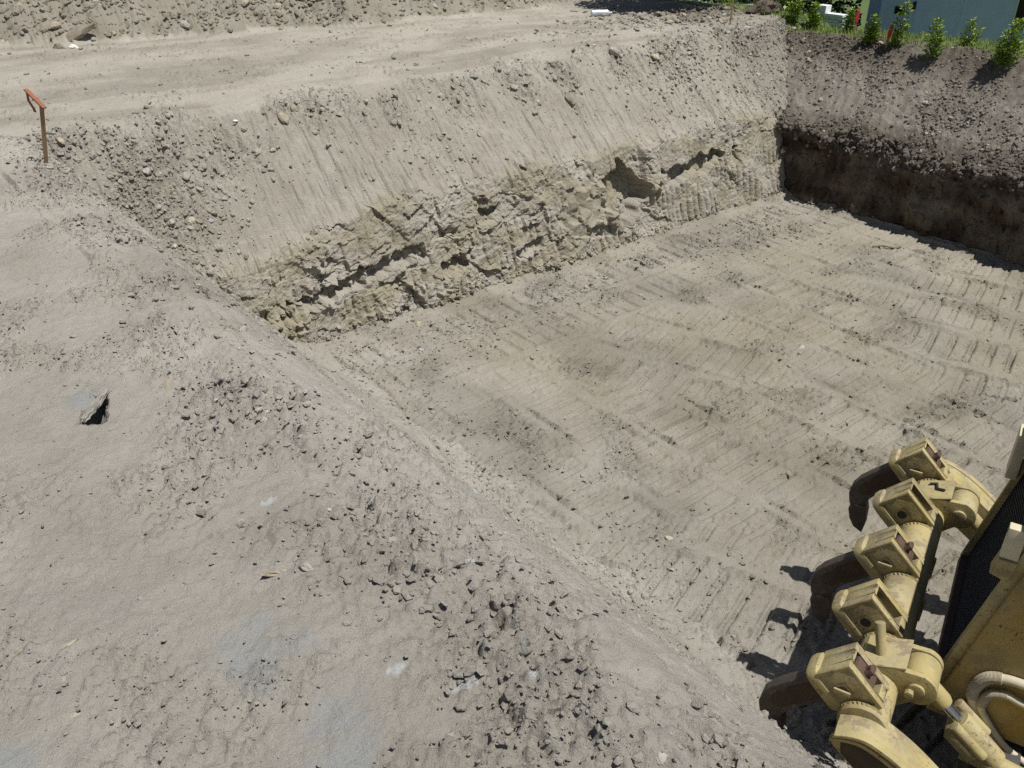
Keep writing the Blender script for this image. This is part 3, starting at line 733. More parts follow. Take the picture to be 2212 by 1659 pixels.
for (px, py, kind, r, sc, nm, lab, cat) in (
    (612, 256, 'ochre', 0.062, (1, .9, 1.1), 'boulder', 'large rounded ochre stone near the top of the back slope', 'stone'),
    (508, 262, 'white', 0.026, (1, 1, .8), 'chalk_stone', 'small white chalk stone among clods at the back slope crest', 'stone'),
    (572, 862, 'ochre', 0.038, (1, .9, .7), 'pale_stone', 'pale ochre stone lying alone on the near bank slope', 'stone'),
    (597, 1232, 'ochre', 0.034, (1.5, .6, .5), 'flat_stone', 'flat ochre slab stone lying left of the near bank rubble', 'stone'),
    (662, 1225, 'grey', 0.030, (1, 1, .8), 'round_clod', 'rounded pale clod just right of the flat ochre slab stone', 'clod'),
    (358, 836, 'ochre', 0.032, (1.5, .6, .45), 'flat_stone', 'thin ochre flake of stone right of the dark slab hole', 'stone'),
    (110, 358, 'grey', 0.055, (1.4, .8, .5), 'flat_stone', 'flat pale slab of soil at the foot of the orange-topped stake', 'stone'),
    (1213, 703, 'brown', 0.050, (1.2, .9, .7), 'floor_stone', 'brown stone on the pit floor, largest in the middle', 'stone'),
    (165, 73, 'brown', 0.16, (1.5, .7, .6), 'heap_rock', 'dark tilted slab of rock low on the spoil heap', 'rock'),
    (128, 104, 'brown', 0.085, (1, .9, 1), 'round_stone', 'round brown stone on the haul track at the heap foot', 'stone'),
    (160, 103, 'white', 0.06, (1, .9, 1), 'round_stone', 'round whitish stone beside the brown one at the heap foot', 'stone'),
    (1448, 1163, 'ochre', 0.03, (1.2, .8, .6), 'floor_stone', 'small ochre stone between track marks on the pit floor', 'stone'),
    (1230, 215, 'brown', 0.075, (1.1, .9, .8), 'slope_stone', 'dark brown clod jutting from the middle of the back slope', 'stone'),
    (150, 1391, 'ochre', 0.014, (1.6, .6, .5), 'stone_flake', 'ochre stone flake, upper right of four at lower left', 'stone'),
    (38, 1410, 'ochre', 0.016, (1.7, .6, .5), 'stone_flake', 'ochre stone flake nearest the left edge at lower left', 'stone'),
    (131, 1467, 'ochre', 0.013, (1.6, .7, .5), 'stone_flake', 'ochre stone flake lowest but one at lower left', 'stone'),
    (159, 1542, 'ochre', 0.014, (1.2, .9, .6), 'stone_flake', 'ochre stone flake, lowest of four at lower left', 'stone'),
    (1690, 320, 'dark', 0.09, (1, .8, 1.2), 'topsoil_clod', 'dark clod in the corner where back and far walls meet', 'clod')):
    put_rock(nm, kind, near_vertex(px, py), r, lab, cat, None, 0.3, sc)
# ------------------------------------------------------------------ crawler loader with a raised ripper, parked in the pit
# local frame: x forward (towards the machine's front), y across towards the far side, z up
LO = Vector((1.865, 3.116, 0.0)); LROT = math.radians(-30.84)
def worn_paint(name, col, faded, rust=0.5):
    m, nt, N, L, bs = new_mat(name)
    geo = N.new('ShaderNodeNewGeometry'); pos = geo.outputs['Position']
    c = mixrgb(nt, ramp(nt, noise(nt, pos, 5, 5), 0.35, 0.65), col, faded)
    sp = N.new('ShaderNodeSeparateXYZ'); L.new(geo.outputs['Normal'], sp.inputs[0])
    dust = math_n(nt, 'MULTIPLY', ramp(nt, sp.outputs[2], 0.2, 0.9, 0.0, 0.55), ramp(nt, noise(nt, pos, 9, 5, 0.65), 0.42, 0.68))
    c = mixrgb(nt, dust, c, (0.36, 0.325, 0.255))                                       # dry soil lying on upward faces
    c = mixrgb(nt, ramp(nt, noise(nt, pos, 9, 7, 0.72), 0.545, 0.60, 0, rust), c, (0.16, 0.10, 0.065))   # rubbed-through rust
    c = mixrgb(nt, math_n(nt, 'MULTIPLY', ramp(nt, noise(nt, pos, 62, 4, 0.65), 0.60, 0.63, 0, 0.9), ramp(nt, noise(nt, pos, 7, 3), 0.45, 0.62)), c, (0.085, 0.055, 0.045))  # stone chips
    c = mixrgb(nt, ramp(nt, noise(nt, pos, 4.2, 5, 0.7), 0.47, 0.62, 0, 0.55), c, (0.20, 0.165, 0.10))   # grease and grime
    L.new(c, bs.inputs['Base Color']); bs.inputs['Specular IOR Level'].default_value = 0.3
    L.new(ramp(nt, noise(nt, pos, 12, 4), 0.3, 0.7, 0.5, 0.85), bs.inputs['Roughness'])
    bp = N.new('ShaderNodeBump'); bp.inputs['Distance'].default_value = 0.0025
    L.new(noise(nt, pos, 40, 5, 0.7), bp.inputs['Height']); L.new(bp.outputs[0], bs.inputs['Normal'])
    return m
M_YEL = worn_paint('faded_yellow_paint', (0.370, 0.295, 0.110), (0.405, 0.345, 0.180))
M_OCH = worn_paint('ochre_panel_paint', (0.33, 0.225, 0.055), (0.36, 0.285, 0.120), 0.25)
M_PALE = plain('pale_dusty_paint', (0.58, 0.52, 0.36), 0.7, 0.10, 12, 0, 0, ((0.13, 0.08, 0.05), 40, 0.66, 0.7), 0.3)
M_STEEL = plain('worn_shank_steel', (0.085, 0.070, 0.058), 0.62, 0.3, 14, 0.35, 0.003, ((0.30, 0.27, 0.22), 9, 0.58, 0.6), 0.4)
M_BROWNST = plain('brown_stain_shade_steel', (0.055, 0.036, 0.022), 0.75, 0.3, 14, 0.1, 0.003)  # brown of the shank inlays, also the painted shade on the arm sides
M_RUST = plain('rusty_steel', (0.085, 0.048, 0.034), 0.8, 0.3, 22, 0.0, 0.003)
M_BLACK = plain('black_mesh', (0.018, 0.018, 0.020), 0.6, 0.2, 30)
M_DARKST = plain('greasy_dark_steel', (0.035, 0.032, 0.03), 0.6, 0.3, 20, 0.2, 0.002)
M_CHROME = plain('cylinder_rod_chrome', (0.55, 0.57, 0.60), 0.25, 0.05, 10, 1.0)
M_HOSE = plain('hose_sleeve', (0.48, 0.43, 0.31), 0.75, 0.10, 25)
M_TRACK = plain('dusty_track_steel', (0.17, 0.15, 0.125), 0.8, 0.3, 18, 0.1, 0.004)

def bm_obj(name, bm, mat, parent, smooth=False, bevel=0.0, seg=2):
    if bevel:
        bmesh.ops.remove_doubles(bm, verts=bm.verts, dist=1e-5)
        es = [e for e in bm.edges if len(e.link_faces) == 2 and e.calc_face_angle(0) > 0.6]
        if es: bmesh.ops.bevel(bm, geom=es, offset=bevel, segments=seg, affect='EDGES', profile=0.6, clamp_overlap=True)
    bmesh.ops.recalc_face_normals(bm, faces=bm.faces)
    me = bpy.data.meshes.new(name); bm.to_mesh(me); bm.free()
    if smooth:
        me.polygons.foreach_set('use_smooth', [True] * len(me.polygons))
        me.set_sharp_from_angle(angle=math.radians(38))
    return link(name, me, mat, parent)

def prism_bm(bm, pts, y0, y1):
    """outline pts in (x,z), extruded along y"""
    lo = [bm.verts.new((p[0], y0, p[1])) for p in pts]; hi = [bm.verts.new((p[0], y1, p[1])) for p in pts]
    n = len(pts)
    bm.faces.new(lo); bm.faces.new(hi[::-1])
    for k in range(n): bm.faces.new((lo[k], hi[k], hi[(k + 1) % n], lo[(k + 1) % n]))
    return bm
def prism(name, pts, y0, y1, mat, parent, bevel=0.004, smooth=True, seg=2):
    return bm_obj(name, prism_bm(bmesh.new(), pts, y0, y1), mat, parent, smooth, bevel, seg)
def box_bm(bm, x0, x1, y0, y1, z0, z1):
    return prism_bm(bm, [(x0, z0), (x1, z0), (x1, z1), (x0, z1)], y0, y1)
def tube_bm(bm, pts, r, n=12, cap=True):
    pts = [Vector(p) for p in pts]
    rs = r if isinstance(r, (list, tuple)) else [r] * len(pts)
    ref = None; rings = []
    for k, p in enumerate(pts):
        d = (pts[min(k + 1, len(pts) - 1)] - pts[max(k - 1, 0)]).normalized()
        if ref is None: ref = d.orthogonal().normalized()
        ref = (ref - d * ref.dot(d)).normalized(); s = d.cross(ref)
        rings.append([bm.verts.new(p + (ref * math.cos(2 * math.pi * j / n) + s * math.sin(2 * math.pi * j / n)) * rs[k]) for j in range(n)])
    for k in range(len(rings) - 1):
        for j in range(n):
            bm.faces.new((rings[k][j], rings[k][(j + 1) % n], rings[k + 1][(j + 1) % n], rings[k + 1][j]))
    if cap: bm.faces.new(rings[0][::-1]); bm.faces.new(rings[-1])
    return bm
def tube(name, pts, r, mat, parent, n=14, bevel=0.0):
    return bm_obj(name, tube_bm(bmesh.new(), pts, r, n), mat, parent, True, bevel)
def spline(pts, m=8):
    P_ = [Vector(p) for p in pts]; P_ = [P_[0] * 2 - P_[1]] + P_ + [P_[-1] * 2 - P_[-2]]
    out = []
    for k in range(1, len(P_) - 2):
        for j in range(m):
            t = j / m; a, b, c, d = P_[k - 1:k + 3]
            out.append(0.5 * ((2 * b) + (c - a) * t + (2 * a - 5 * b + 4 * c - d) * t * t + (3 * b - a - 3 * c + d) * t ** 3))
    out.append(P_[-2]); return out
def arc(cx, cz, r, a0, a1, n):
    return [(cx + r * math.cos(math.radians(a0 + (a1 - a0) * k / n)), cz + r * math.sin(math.radians(a0 + (a1 - a0) * k / n))) for k in range(n + 1)]

loader = empty('crawler_loader', LO)
loader.rotation_euler.z = LROT
tag(loader, 'yellow crawler loader parked in the pit with its rear ripper raised', 'loader')

SPC = 0.426
YS = [2 * SPC, SPC, 0.0, -SPC, -2 * SPC]       # pockets, far to near
TZ, TR = 0.885, 0.095                          # beam tube axis height and radius
AX = (-0.102, 1.010)                           # pocket centre in (x,z)
SD = (-math.cos(math.radians(46)), -math.sin(math.radians(46)))   # along the shank, towards its tip
QD = (-SD[1], SD[0])                           # across the shank, towards the beam
def sq(s, q): return (AX[0] + SD[0] * s + QD[0] * q, AX[1] + SD[1] * s + QD[1] * q)

# beam: a round-topped box tube across the machine
prof = arc(0, TZ, TR, -20, 200, 22) + [(-0.085, TZ - 0.085), (0.085, TZ - 0.085)]
beam = prism('ripper_beam', prof, -2 * SPC - 0.10, 2 * SPC + 0.10, M_YEL, loader, 0.003)
for y in (-1.5 * SPC + 0.17, 0.5 * SPC, -0.5 * SPC + 0.10):
    prism('weld_plate', [(0.02, TZ - 0.10), (0.105, TZ - 0.10), (0.105, TZ + 0.02), (0.06, TZ + 0.05)], y - 0.012, y + 0.012, M_YEL, beam, 0.002)

def pocket(y, filled):
    w = 0.062; iw = 0.034; E = 0.095; Q = 0.092
    bm = bmesh.new()
    # two cheeks, closed front and back walls: a real open slot between them
    out = [sq(-E, -Q), sq(0.07, -Q), sq(E, -Q + 0.03), sq(E, Q - 0.02), sq(0.05, Q + 0.03), sq(-E, Q + 0.03)]
    prism_bm(bm, out, -w, -iw); prism_bm(bm, out, iw, w)
    prism_bm(bm, [sq(-E, -Q), sq(0.08, -Q), sq(0.08, -Q + 0.018), sq(-E, -Q + 0.018)], -iw, iw)
    prism_bm(bm, [sq(-E, Q - 0.005), sq(0.07, Q - 0.005), sq(0.05, Q + 0.03), sq(-E, Q + 0.03)], -iw, iw)
    p = bm_obj('shank_pocket', bm, M_YEL, loader, True, 0.006)
    p.location = (0, y, 0)
    # thick rounded collar round the lower mouth, with an open middle
    bm = bmesh.new(); ring = []
    sup = lambda v, e: math.copysign(abs(v) ** e, v)
    rows = [(0.050, 0.000), (0.062, 0.013), (0.085, 0.016), (0.108, 0.012), (0.114, 0.002)]
    for s, g in rows:
        ring.append([bm.verts.new((sq(s, (Q + g) * sup(math.sin(2 * math.pi * k / 28), 0.45))[0], (w + g) * sup(math.cos(2 * math.pi * k / 28), 0.45),
                                   sq(s, (Q + g) * sup(math.sin(2 * math.pi * k / 28), 0.45))[1])) for k in range(28)])
    row = []
    for k in range(28):
        t = 2 * math.pi * k / 28; x, z = sq(0.112, 0.074 * sup(math.sin(t), 0.45)); row.append(bm.verts.new((x, iw * sup(math.cos(t), 0.45), z)))
    ring.append(row)
    for k in range(len(ring) - 1):
        for j in range(28):
            bm.faces.new((ring[k][j], ring[k][(j + 1) % 28], ring[k + 1][(j + 1) % 28], ring[k + 1][j]))
    bm_obj('collar', bm, M_YEL, p, True)
    # raised rim of each cheek, a round-headed boss and the pin bore
    for sgn in (-1, 1):
        y0, y1 = sorted((sgn * w * 0.99, sgn * (w + 0.010)))
        prism('cheek_rim', [sq(-E - 0.001, -Q), sq(0.06, -Q), sq(0.06, -Q + 0.016), sq(-E + 0.016, -Q + 0.016), sq(-E + 0.016, Q + 0.008), sq(0.055, Q + 0.008), sq(0.05, Q + 0.032), sq(-E - 0.001, Q + 0.032)], y0, y1, M_YEL, p, 0.004)
        y0, y1 = sorted((sgn * w * 0.98, sgn * (w + 0.006)))
        prism('pin_boss', [sq(0.030 * math.cos(math.radians(a)) + 0.01, 0.030 * math.sin(math.radians(a)) + 0.01) for a in range(-90, 91, 15)] + [sq(-0.022, 0.040), sq(-0.022, -0.020)], y0, y1, M_YEL, p, 0.002)
        cx, cz = sq(0.008, 0.010)
        tube('pin_bore', [(cx, sgn * w, cz), (cx, sgn * (w + 0.0075), cz)], 0.023, M_DARKST if not filled else M_RUST, p, 18)
        if filled:
            x0, z0 = sq(0.01, 0.01)
            kp = bm_obj('pin_keeper', box_bm(bmesh.new(), -0.032, 0.032, min(sgn * (w + 0.004), sgn * (w + 0.018)), max(sgn * (w + 0.004), sgn * (w + 0.018)), -0.011, 0.011), M_YEL, p, True, 0.002)
            kp.location = (x0, 0, z0)
    return p

def shank(y):
    # outline in (s,q): straight blade, then a nose curving over into the tooth
    up = [(-0.09, -0.062), (0.24, -0.066), (0.325, -0.062), (0.385, -0.045), (0.43, -0.012), (0.462, 0.035), (0.482, 0.085)]
    dn = [(0.405, 0.112), (0.385, 0.086), (0.35, 0.070), (0.28, 0.062), (-0.09, 0.062)]
    bm = prism_bm(bmesh.new(), [sq(*p) for p in up + dn], -0.030, 0.030)
    s_ = bm_obj('shank', bm, M_STEEL, loader, True, 0.007)
    s_.location = (0, y, 0)
    for sg in (-1, 1):
        y0, y1 = sorted((sg * 0.0295, sg * 0.0325))
        prism('cheek_inlay', [sq(*p) for p in ((0.13, -0.040), (0.30, -0.042), (0.36, -0.022), (0.375, 0.02), (0.345, 0.042), (0.13, 0.040))], y0, y1, M_BROWNST, s_, 0.0015)
    bm = bmesh.new()
    o = [(0.392, 0.098), (0.440, 0.060), (0.490, 0.070), (0.522, 0.125), (0.540, 0.185), (0.530, 0.245), (0.470, 0.200), (0.415, 0.140)]
    prism_bm(bm, [sq(*p) for p in o], -0.038, 0.038)
    for v in bm.verts:
        dx, dz = v.co.x - AX[0], v.co.z - AX[1]
        q = dx * QD[0] + dz * QD[1]
        v.co.y *= 1 - 0.5 * max(0, (q - 0.15) / 0.10)
    bm_obj('tooth', bm, M_STEEL, s_, True, 0.004)
    x0, z0 = sq(-0.090, 0.0); x1, z1 = sq(-0.118, 0.0)
    tube('lifting_eye', [(x0, -0.012, z0), (x1, -0.012, z1), (x1, 0.014, z1), (x0, 0.014, z0)], 0.014, M_RUST, s_, 10)
    prism('shank_head', [sq(-0.093, -0.056), sq(-0.089, -0.056), sq(-0.089, 0.056), sq(-0.093, 0.056)], -0.029, 0.029, M_RUST, s_, 0.0005)
    return s_
for k, y in enumerate(YS):
    pocket(y, k % 2 == 0)
    if k % 2 == 0: shank(y)

# clevis brackets and lift cylinders
LUG = (0.150, 0.960)
def bracket(y, mark):
    root = empty('clevis_bracket', (0, y, 0), loader)
    hull = arc(LUG[0], LUG[1], 0.078, 80, -95, 14) + [(0.05, TZ - 0.10), (-0.02, TZ - 0.05), (-0.06, TZ + 0.085), (0.0, TZ + 0.135)]
    for sg in (-1, 1):
        y0, y1 = sorted((sg * 0.062, sg * 0.088))
        pl_ = prism('side_plate', hull, y0, y1, M_YEL, root, 0.004)
        tube('pin_cap', [(LUG[0], sg * 0.088, LUG[1]), (LUG[0], sg * 0.102, LUG[1])], 0.034, M_YEL, pl_, 18, 0.003)
    # drum of the cylinder eye and the top plate
    tube('cylinder_eye', [(LUG[0] + 0.004, -0.058, LUG[1]), (LUG[0] + 0.004, 0.058, LUG[1])], 0.072, M_YEL, root, 24, 0.004)
    prism('top_plate', [(-0.075, TZ + 0.092), (-0.068, TZ + 0.104), (0.095, LUG[1] + 0.090), (0.095, LUG[1] + 0.076)], -0.090, 0.090, M_YEL, root, 0.003)
    # lift cylinder, rod end up
    tgt = (0.50, 0.665)
    d = (tgt[0] - LUG[0], tgt[1] - LUG[1])
    P_ = lambda t: (LUG[0] + d[0] * t, 0, LUG[1] + d[1] * t)
    tube('cylinder_gland', [P_(0.09), P_(0.30), P_(0.34)], [0.040, 0.040, 0.034], M_YEL, root, 18)
    tube('cylinder_rod', [P_(0.33), P_(0.56)], 0.024, M_CHROME, root, 16)
    tube('cylinder_barrel', [P_(0.52), P_(0.55), P_(1.0)], [0.044, 0.050, 0.050], M_YEL, root, 18)
    if mark:
        # dark bent rod added in place of a Z-shaped shadow on the top plate
        zz = LUG[1] + 0.094
        tube('z_shadow_rod', [(-0.02, 0.045, TZ + 0.128), (0.012, 0.045, TZ + 0.140), (0.02, -0.005, TZ + 0.143), (0.055, -0.02, TZ + 0.156)], 0.008, M_DARKST, root, 8)
    else:
        tube('stop_pin', [(0.0, -0.02, TZ + 0.10), (-0.045, 0.03, TZ + 0.245)], 0.021, M_YEL, root, 14, 0.004)
        tube('pin_bolt', [(LUG[0] - 0.02, -0.095, LUG[1] - 0.01), (LUG[0] - 0.02, -0.125, LUG[1] - 0.01)], 0.018, M_YEL, root, 6, 0.002)
    return root
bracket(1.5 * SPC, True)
bracket(-1.5 * SPC, False)

# side arms of the ripper frame, curving forward and down to their pivots
for sg in (-1, 1):
    yc = sg * (2 * SPC + 0.125)
    top = spline([(-0.085, 0, 0.905), (-0.02, 0, 0.935), (0.05, 0, 0.938), (0.17, 0, 0.885), (0.30, 0, 0.795), (0.50, 0, 0.63), (0.66, 0, 0.46)], 5)
    bot = spline([(0.56, 0, 0.34), (0.36, 0, 0.50), (0.16, 0, 0.64), (0.02, 0, 0.74), (-0.085, 0, 0.83)], 5)
    out = [(p.x, p.z) for p in top] + [(p.x, p.z) for p in bot]
    arm = prism('ripper_arm', out, yc - 0.068, yc + 0.068, M_YEL, loader, 0.005)
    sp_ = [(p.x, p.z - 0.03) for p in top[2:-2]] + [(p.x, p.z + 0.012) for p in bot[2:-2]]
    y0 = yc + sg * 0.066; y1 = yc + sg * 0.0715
    prism('grimy_shade_side', sp_, min(y0, y1), max(y0, y1), M_BROWNST, arm, 0.001)  # dark plate: dirt plus the shade under the flanges, put in as colour
    # welded edge flanges, two lips one under the other
    for k, off in enumerate((0.006, -0.026)):
        run = top[:-6]
        o2 = [(p.x + 0.3 * off, p.z + off) for p in run] + [(p.x + 0.3 * off - 0.004, p.z + off - 0.018) for p in reversed(run)]
        y0 = yc + sg * 0.055; y1 = yc + sg * (0.094 - 0.006 * k)
        prism('edge_flange', o2, min(y0, y1), max(y0, y1), M_YEL, arm, 0.003)

# grille, radiator frame and engine hood; the rear face leans forward at the top
GY0, GY1, GZ0, GX0, LEAN = -0.48, 0.465, 0.80, 0.235, 0.19
GZ1 = 1.95
def gx(z): return GX0 + (z - GZ0) * LEAN
frame = empty('radiator_guard', (0, 0, 0), loader)
def slab(name, y0, y1, z0, z1, d0, d1, mat, par, bev=0.004):
    bm = bmesh.new()
    prism_bm(bm, [(gx(z0) + d0, z0), (gx(z0) + d1, z0), (gx(z1) + d1, z1), (gx(z1) + d0, z1)], y0, y1)
    return bm_obj(name, bm, mat, par, True, bev)
slab('frame_edge', GY0, GY0 + 0.045, GZ0, GZ1, -0.03, 0.08, M_YEL, frame)
slab('frame_edge', GY1 - 0.030, GY1, GZ0, GZ1, -0.03, 0.08, M_YEL, frame)
slab('frame_edge', GY0 + 0.046, GY1 - 0.031, GZ0 - 0.02, GZ0 + 0.02, -0.03, 0.08, M_RUST, frame)
slab('radiator_core', GY0 + 0.046, GY1 - 0.031, GZ0 + 0.021, GZ1, 0.05, 0.08, M_DARKST, frame)
bm = bmesh.new()
y = GY0 + 0.05
while y < GY1 - 0.035:
    prism_bm(bm, [(gx(GZ0) + 0.004, GZ0 + 0.021), (gx(GZ0) + 0.010, GZ0 + 0.021), (gx(GZ1) + 0.010, GZ1), (gx(GZ1) + 0.004, GZ1)], y, y + 0.007); y += 0.020
z = GZ0 + 0.03
while z < GZ1:
    prism_bm(bm, [(gx(z) - 0.001, z), (gx(z) + 0.005, z), (gx(z) + 0.005, z + 0.007), (gx(z) - 0.001, z + 0.007)], GY0 + 0.046, GY1 - 0.031); z += 0.020
bm_obj('grille_mesh', bm, M_BLACK, frame)
# hood side panels and top
def panel(name, y0, y1, mat):
    bm = bmesh.new()
    prism_bm(bm, [(gx(0.66) + 0.01, 0.66), (1.75, 0.66), (1.75, 1.93), (gx(1.93) + 0.01, 1.93)], y0, y1)
    return bm_obj(name, bm, mat, loader, True, 0.012, 3)
panel('hood_side', GY0 - 0.028, GY0 - 0.002, M_OCH)
panel('hood_side', GY1 + 0.002, GY1 + 0.028, M_OCH)
bm = bmesh.new(); prism_bm(bm, [(gx(1.95) - 0.03, 1.955), (1.75, 1.955), (1.75, 2.0), (gx(2.0) - 0.01, 2.0)], GY0 - 0.03, GY1 + 0.03)
bm_obj('hood_top', bm, M_YEL, loader, True, 0.015, 3)
for sg, yy in ((-1, GY0 - 0.028), (1, GY1 + 0.028)):
    for k in range(9):
        y0, y1 = sorted((yy - sg * 0.002, yy + sg * 0.014))
        prism('hood_louvre', [(0.95, 1.05 + k * 0.075), (1.55, 1.05 + k * 0.075), (1.55, 1.085 + k * 0.075), (0.95, 1.085 + k * 0.075)], y0, y1, M_OCH, loader, 0.004)
    y0, y1 = sorted((yy - sg * 0.002, yy + sg * 0.006))
    prism('hood_door_edge', [(0.86, 0.72), (0.875, 0.72), (0.875, 1.90), (0.86, 1.90)], y0, y1, M_YEL, loader, 0.002)
tube('exhaust_stack', spline([(1.25, 0.15, 1.99), (1.25, 0.15, 2.25), (1.24, 0.15, 2.42), (1.18, 0.15, 2.52)], 5), 0.05, M_RUST, loader, 16)
tube('air_cleaner', [(1.45, -0.2, 1.99), (1.45, -0.2, 2.12), (1.45, -0.2, 2.13), (1.45, -0.2, 2.28), (1.45, -0.2, 2.31)], [0.05, 0.05, 0.11, 0.11, 0.07], M_YEL, loader, 20)
# lamp bracket with bolt holes on the near frame edge, and the plate at the far top corner
lb = bm_obj('lamp_bracket', box_bm(bmesh.new(), gx(1.55) - 0.095, gx(1.55) - 0.032, GY0 - 0.01, GY0 + 0.035, 1.54, 1.68), M_PALE, loader, True, 0.004)
for z in (1.65,):
    tube('bolt_hole', [(gx(1.55) - 0.0965, GY0 + 0.02, z), (gx(1.55) - 0.090, GY0 + 0.02, z)], 0.009, M_DARKST, lb, 10)
bm_obj('lamp_plate', box_bm(bmesh.new(), gx(1.45) - 0.085, gx(1.45) - 0.038, GY1 - 0.06, GY1 + 0.06, 1.34, 1.58), M_PALE, loader, True, 0.006)
prism('lamp_gusset', [(gx(1.5) - 0.10, 1.46), (gx(1.5) - 0.03, 1.44), (gx(1.55) - 0.03, 1.535), (gx(1.55) - 0.095, 1.535)], GY0 - 0.02, GY0 + 0.05, M_YEL, loader, 0.003)
# weld beads where the pockets sit on the beam
for y in YS:
    for sg in (-1, 1):
        tube('weld_bead', [(TR * 1.0 * math.cos(math.radians(a)), y + sg * (0.070 + 0.003 * math.sin(a * 0.7)), TZ + TR * 1.0 * math.sin(math.radians(a))) for a in range(55, 156, 5)], [0.0075 + 0.0015 * (k % 2) for k in range(21)], M_YEL, beam, 6)
# rear frame below the grille, belly, and the clevis block that carries the cylinder foot
bm_obj('rear_frame', box_bm(bmesh.new(), 0.42, 0.60, -0.66, 0.66, 0.30, 0.64), M_DARKST, loader, True, 0.01)
bm_obj('belly_frame', box_bm(bmesh.new(), 0.605, 2.6, -0.45, 0.45, 0.34, 0.655), M_DARKST, loader, True, 0.01)
for sg, yb in ((1, 1.5 * SPC), (-1, -1.5 * SPC)):
    blk = empty('cylinder_foot', (0.365, yb, 0.77), loader)
    ang = Matrix.Rotation(math.radians(38), 4, 'Y'); blk.rotation_euler.y = math.radians(38)
    bm_obj('foot_plate', box_bm(bmesh.new(), -0.055, 0.085, -0.085, 0.085, -0.045, 0.0), M_YEL, blk, True, 0.006)
    for q in (-0.066, 0.066):
        tube('foot_boss', [(-0.075, q, 0.018), (0.095, q, 0.018)], 0.022, M_YEL, blk, 14, 0.004)
# frame rail and hydraulic pipe forward of the near cylinder foot
tube('hydraulic_pipe', spline([(0.38, -1.5 * SPC + 0.0, 0.655), (0.48, -1.5 * SPC - 0.01, 0.655), (0.62, -1.5 * SPC - 0.02, 0.645), (0.95, -1.5 * SPC - 0.03, 0.60)], 6), 0.042, M_YEL, loader, 16)
# two sleeved hoses looping out beside the hood, each with a ribbed guard at the bend
def hose(pts, r, mat):
    sp = spline(pts, 10)
    h = tube('hydraulic_hose', sp, r, mat, loader, 12)
    n_ = len(sp); g0, g1 = int(n_ * 0.22), int(n_ * 0.52)
    bm = bmesh.new(); fine = spline([sp[k] for k in range(g0, g1)], 6)
    tube_bm(bm, fine, [r * (1.30 if (k // 2) % 2 == 0 else 1.08) for k in range(len(fine))], 12)
    bm_obj('spiral_guard', bm, mat, h, True)
    return h
HY = -0.545
K = lambda pts, y: [(x - 0.5 * (y + 0.5) * 0, y, z) for x, z in pts]
hose(K([(0.66, 1.01), (0.51, 1.004), (0.447, 0.998), (0.394, 0.975), (0.363, 0.917), (0.361, 0.851), (0.385, 0.783), (0.438, 0.715), (0.508, 0.641), (0.573, 0.589), (0.70, 0.54)], -0.525), 0.020, M_HOSE)
hose(K([(0.66, 0.91), (0.531, 0.913), (0.472, 0.926), (0.422, 0.905), (0.403, 0.86), (0.406, 0.805), (0.447, 0.746), (0.499, 0.685), (0.551, 0.642), (0.64, 0.60)], -0.535), 0.015, M_HOSE)
# crawler tracks: shoes round an oval, with frame
def track(yc):
    root = empty('crawler_track', (0, yc, 0), loader)
    x0, x1, r = 1.02, 2.75, 0.34
    Lp = 2 * (x1 - x0) + 2 * math.pi * r
    ns = int(Lp / 0.169)
    bm = bmesh.new(); prism_bm(bm, [(-0.078, -0.018), (0.078, -0.018), (0.078, 0.0), (0.02, 0.0), (0.012, 0.045), (-0.004, 0.045), (-0.012, 0.0), (-0.078, 0.0)], -0.19, 0.19)
    bmesh.ops.recalc_face_normals(bm, faces=bm.faces)
    me = bpy.data.meshes.new('track_shoe'); bm.to_mesh(me); bm.free(); me.materials.append(M_TRACK)
    for k in range(ns):
        s = k * Lp / ns
        if s < x1 - x0: x, z, a = x1 - s, 0.045 + 0.018 - 0.018, math.pi
        elif s < x1 - x0 + math.pi * r:
            t = (s - (x1 - x0)) / r; x, z, a = x0 - r * math.sin(t), 0.045 + r - r * math.cos(t), math.pi + t
        elif s < 2 * (x1 - x0) + math.pi * r: x, z, a = x0 + (s - (x1 - x0) - math.pi * r), 0.045 + 2 * r, 0.0
        else:
            t = (s - 2 * (x1 - x0) - math.pi * r) / r; x, z, a = x1 + r * math.sin(t), 0.045 + r + r * math.cos(t), t
        o = bpy.data.objects.new('track_shoe', me); COL.objects.link(o); o.parent = root
        o.location = (x, 0, z); o.rotation_euler = (0, a, 0)
    bm = bmesh.new(); box_bm(bm, x0, x1, -0.10, 0.10, 0.17, 0.60)
    bm_obj('track_frame', bm, M_DARKST, root, True, 0.02)
    for xx in (x0, x1): tube('sprocket', [(xx, -0.06, 0.045 + r), (xx, 0.06, 0.045 + r)], r - 0.03, M_DARKST, root, 28, 0.01)
track(-0.90); track(0.90)
# ------------------------------------------------------------------ stakes, plants, neighbour's house and the odds and ends at the edge of the site
M_WOOD = plain('stake_wood', (0.30, 0.19, 0.10), 0.8, 0.2, 30, 0, 0.001)
M_ORANGE = plain('orange_paint', (0.26, 0.09, 0.04), 0.75, 0.15, 30)
M_RED = plain('red_ribbon', (0.60, 0.035, 0.05), 0.55, 0.15, 30)
M_LEAF = plain('leaf_green', (0.10, 0.19, 0.020), 0.45, 0.35, 60, 0, 0, None, 0.4)
M_LEAF2 = plain('young_leaf_green', (0.26, 0.34, 0.03), 0.45, 0.3, 60, 0, 0, None, 0.4)
M_LEAFD = plain('dark_hedge_leaf', (0.030, 0.055, 0.014), 0.5, 0.4, 40, 0, 0, None, 0.3)
M_BARK = plain('bark', (0.10, 0.075, 0.055), 0.9, 0.3, 40, 0, 0.003)
M_GRASS = plain('grass_blade', (0.17, 0.23, 0.04), 0.6, 0.4, 9, 0, 0, None, 0.3)
